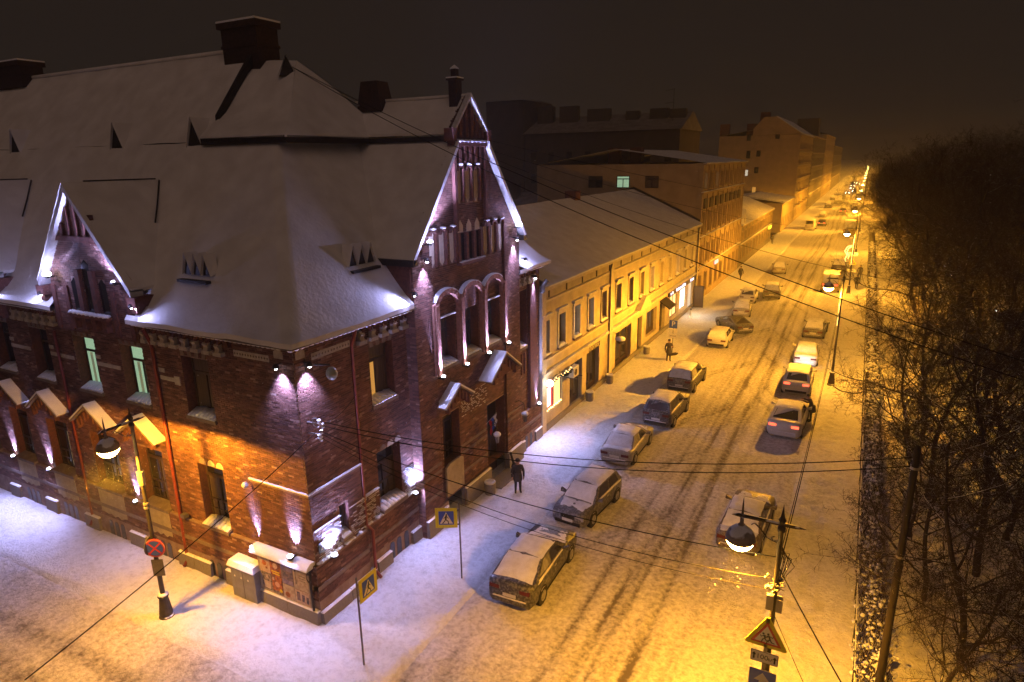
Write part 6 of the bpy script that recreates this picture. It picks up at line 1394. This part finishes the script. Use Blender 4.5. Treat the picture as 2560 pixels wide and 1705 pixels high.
# ---------------------------------------------------------------- bare park trees
def tree_mesh(seed, H, tr, dens=1.0, spread=1.0):
    rg = random.Random(seed); trunk = MB(); tw = MB()
    def branch(p, d, l, r, lev):
        n = max(2, int(l/.55)) if lev < 3 else 2; pts = [p.copy()]; rr = [r]; c = p.copy(); dd = d.copy()
        for i in range(n):
            dd = (dd + Vector((rg.gauss(0,.13),rg.gauss(0,.13),rg.gauss(0,.10)+(.05 if lev < 2 else .03)))).normalized(); c = c + dd*(l/n); pts.append(c.copy()); rr.append(r*(1-.75*(i+1)/n))
        (trunk if lev < 2 else tw).tube([tuple(x) for x in pts], rr, {0:9,1:6,2:4}.get(lev,3), False)
        if lev >= 4: return
        nc = {0:int(15*dens),1:int(9*dens),2:int(7*dens),3:int(6*dens)}[lev]
        for k in range(nc):
            f = (.14+.84*(k+rg.random())/nc) if lev == 0 else (.18+.8*(k+rg.random())/nc)
            i = min(int(f*n), n-1); q = pts[i].lerp(pts[i+1], f*n-i); t = (pts[i+1]-pts[i]).normalized()
            a = rg.uniform(0,6.28) if lev else k*2.4+rg.uniform(-.4,.4); o = t.orthogonal().normalized(); o = (Matrix.Rotation(a,3,t) @ o)
            nd = (t*rg.uniform(.35,.8) + o*rg.uniform(.7,1.1)*spread).normalized(); nl = l*(.52 if lev == 0 else .50)*rg.uniform(.7,1.15)*(1.15-.45*f)
            branch(q, nd, nl, max(r*(1-.75*f)*.55, .0085), lev+1)
    branch(Vector((0,0,-.2)), Vector((rg.gauss(0,.05),rg.gauss(0,.05),1)), H*.86, tr, 0)
    def md(q, nm, mt):
        me = bpy.data.meshes.new(nm); me.from_pydata(q.v, [], q.f); me.materials.append(mt); me.polygons.foreach_set('use_smooth', [True]*len(me.polygons)); return me
    return md(trunk, 'trunk', BARK), md(tw, 'crown', TWIG)
TM = [tree_mesh(21,13,.17,1.0,1.0), tree_mesh(22,15,.18,1.0,.9), tree_mesh(23,11,.14,1.0,1.15), tree_mesh(24,16,.19,1.0,.8)]
def tree(label, x, yy, k, s, rz, group):
    t = thing('park_tree', label, 'tree', (x,yy,0), rz, group); a, b = TM[k]; link('trunk', a, t); link('crown', b, t); t.scale = (s,s,s); return t
near = [(18.9,4.5,2,.62,1.0,'low shrubby tree at the foot of the tall dark pole'),(19.2,11,2,.70,2.6,'low shrubby tree leaning over the fence by the second parked car row'),(18.9,15.5,2,.6,5.2,'low shrubby tree right behind the hedge'),(22.3,9.5,1,.75,.4,'slender bare tree between the pole and the right border'),(26,9,3,.8,3.0,'dark trunk tree at the lower right border'),(19.3,23.5,2,.75,3.9,'small bare tree overhanging the park pavement'),(22.5,17,0,.8,5.5,'bare tree with snowy limbs in the middle right'),(27,30,0,1.0,1.2,'bare tree standing in the dark middle of the park'),(20.2,1.0,2,.80,.3,'bare tree nearest the bottom right corner of the picture'),(20.0,7.5,2,.85,4.4,'bare tree right behind the tall dark pole'),(22.6,5.0,0,.85,1.1,'bare tree cut by the lower right edge of the picture'),(21.0,13.5,0,.85,1.9,'bare tree rising just above the tall dark pole'),(19.8,19.5,2,.95,2.0,'bare tree reaching over the fence past the tall dark pole'),(24.0,14,3,.8,.7,'dark many-branched tree at the right border of the picture'),
        (23.2,21,1,.8,3.3,'bare tree behind the one reaching over the fence'),(24.5,29,1,.85,2.9,'tall bare tree in the middle of the park edge'),(20.0,27,0,.85,4.0,'bare tree over the hedge before the second street lamp'),(28,22,3,.9,5.0,'tall tree cut by the right edge of the picture'),(20.2,35,2,1.05,.9,'bare tree over the hedge opposite the second street lamp'),(20.4,42,1,.9,1.7,'bare tree over the hedge past the second street lamp'),(25.5,38,3,.95,.2,'tall bare tree deep in the park'),(30,33,1,1.0,2.2,'bare tree far inside the park at the right border')]
for x, yy, k, s, rz, lb in near: tree(lb, x, yy, k, s, rz, 'bare park trees')
rg = random.Random(8); n_ = 0
for row, x0 in enumerate((21.9,25.8,30.5,36.5,44)):
    for j in range(26):
        yy = 48 + j*(7.5 + row*.8) + rg.uniform(-2,2) + row*3 - (20 if row > 2 else 0); x = x0 + rg.uniform(-1.2,1.2)
        if row == 0 and j > 24 or yy > 235: continue
        tree('dark bare tree in the crowded park wood', x, yy, rg.randrange(4), rg.uniform(.85,1.15)+(.10*row), rg.uniform(0,6.28), 'trees of the park wood')
# fairy lights among the trees
FB = M('blue_fairy', (.5,.6,1), emit=(.50,.62,1.0), es=14); FW = M('white_fairy', (1,.9,.7), emit=(1,.80,.5), es=10)
for x, yy, z, nm, n in ((25.5,27,2.5,'low in the tall bare tree',9),(29,40,3,'at the right border',8),(27,60,3,'in the middle of the wood',9),(26,76,3,'in the darkest part of the wood',8),(36,66,4,'right of the darkest part of the wood',7),(42,110,9,'high and far at the right',8)):
    t = thing('fairy_lights', 'cluster of tiny blue-white fairy lights %s' % nm, 'fairy lights', (x,yy,z), 0, 'fairy lights in the park')
    for k in range(n):
        q = MB(); q.ball((rg.uniform(-1.6,1.6),rg.uniform(-1.5,1.5),rg.uniform(-1.4,1.4)), .035+.0006*yy, 6, 4); q.build('bulb', FW if rg.random() < .35 else FB, t)
# ---------------------------------------------------------------- falling snow and hazy night air
V = []; F = []
for i in range(5000):
    if i < 2200:   # flakes caught in the lamp light near the lens
        c = rg.choice([(-5.3,-3.4,6.2,1.6),(13.9,.45,5.4,2.6),(1.0,15.6,13.2,2.2),(14,35,6,2.5),(-13,-1,12,1.5)]); P = (rg.gauss(c[0],c[3]*.5),rg.gauss(c[1],c[3]*.5),rg.gauss(c[2],c[3]*.5)); s = rg.uniform(.004,.009)
    else: P = (rg.uniform(-12,18),rg.uniform(-6,40),rg.uniform(.5,16)); s = rg.uniform(.005,.010)
    a = rg.uniform(0,6.28); u = Vector((math.cos(a),math.sin(a),.3))*s; w_ = Vector((-math.sin(a)*.4,.4,1)).normalized()*s; n = len(V); p = Vector(P)
    V += [tuple(p-u),tuple(p-w_),tuple(p+u),tuple(p+w_)]; F += [(n,n+1,n+2,n+3)]
q = MB(); q.v = V; q.f = F; q.mi = [0]*len(F); tag(q.build('falling_snow', SNOW, kind='stuff'), 'fine snowflakes falling through the lamp light', 'snow')
q = MB(); q.box(-200,210,-70,720,-1.6,32)
hz = bpy.data.materials.new('haze_air'); hz.use_nodes = True; nt = hz.node_tree; nt.nodes.clear()
o = nt.nodes.new('ShaderNodeOutputMaterial'); v = nt.nodes.new('ShaderNodeVolumePrincipled'); v.inputs['Color'].default_value = (.9,.88,.86,1); v.inputs['Density'].default_value = .0016; v.inputs['Anisotropy'].default_value = .3
nt.links.new(v.outputs[0], o.inputs['Volume'])
tag(q.build('haze', hz, kind='stuff'), 'thin snowy night haze filling the street', 'haze')
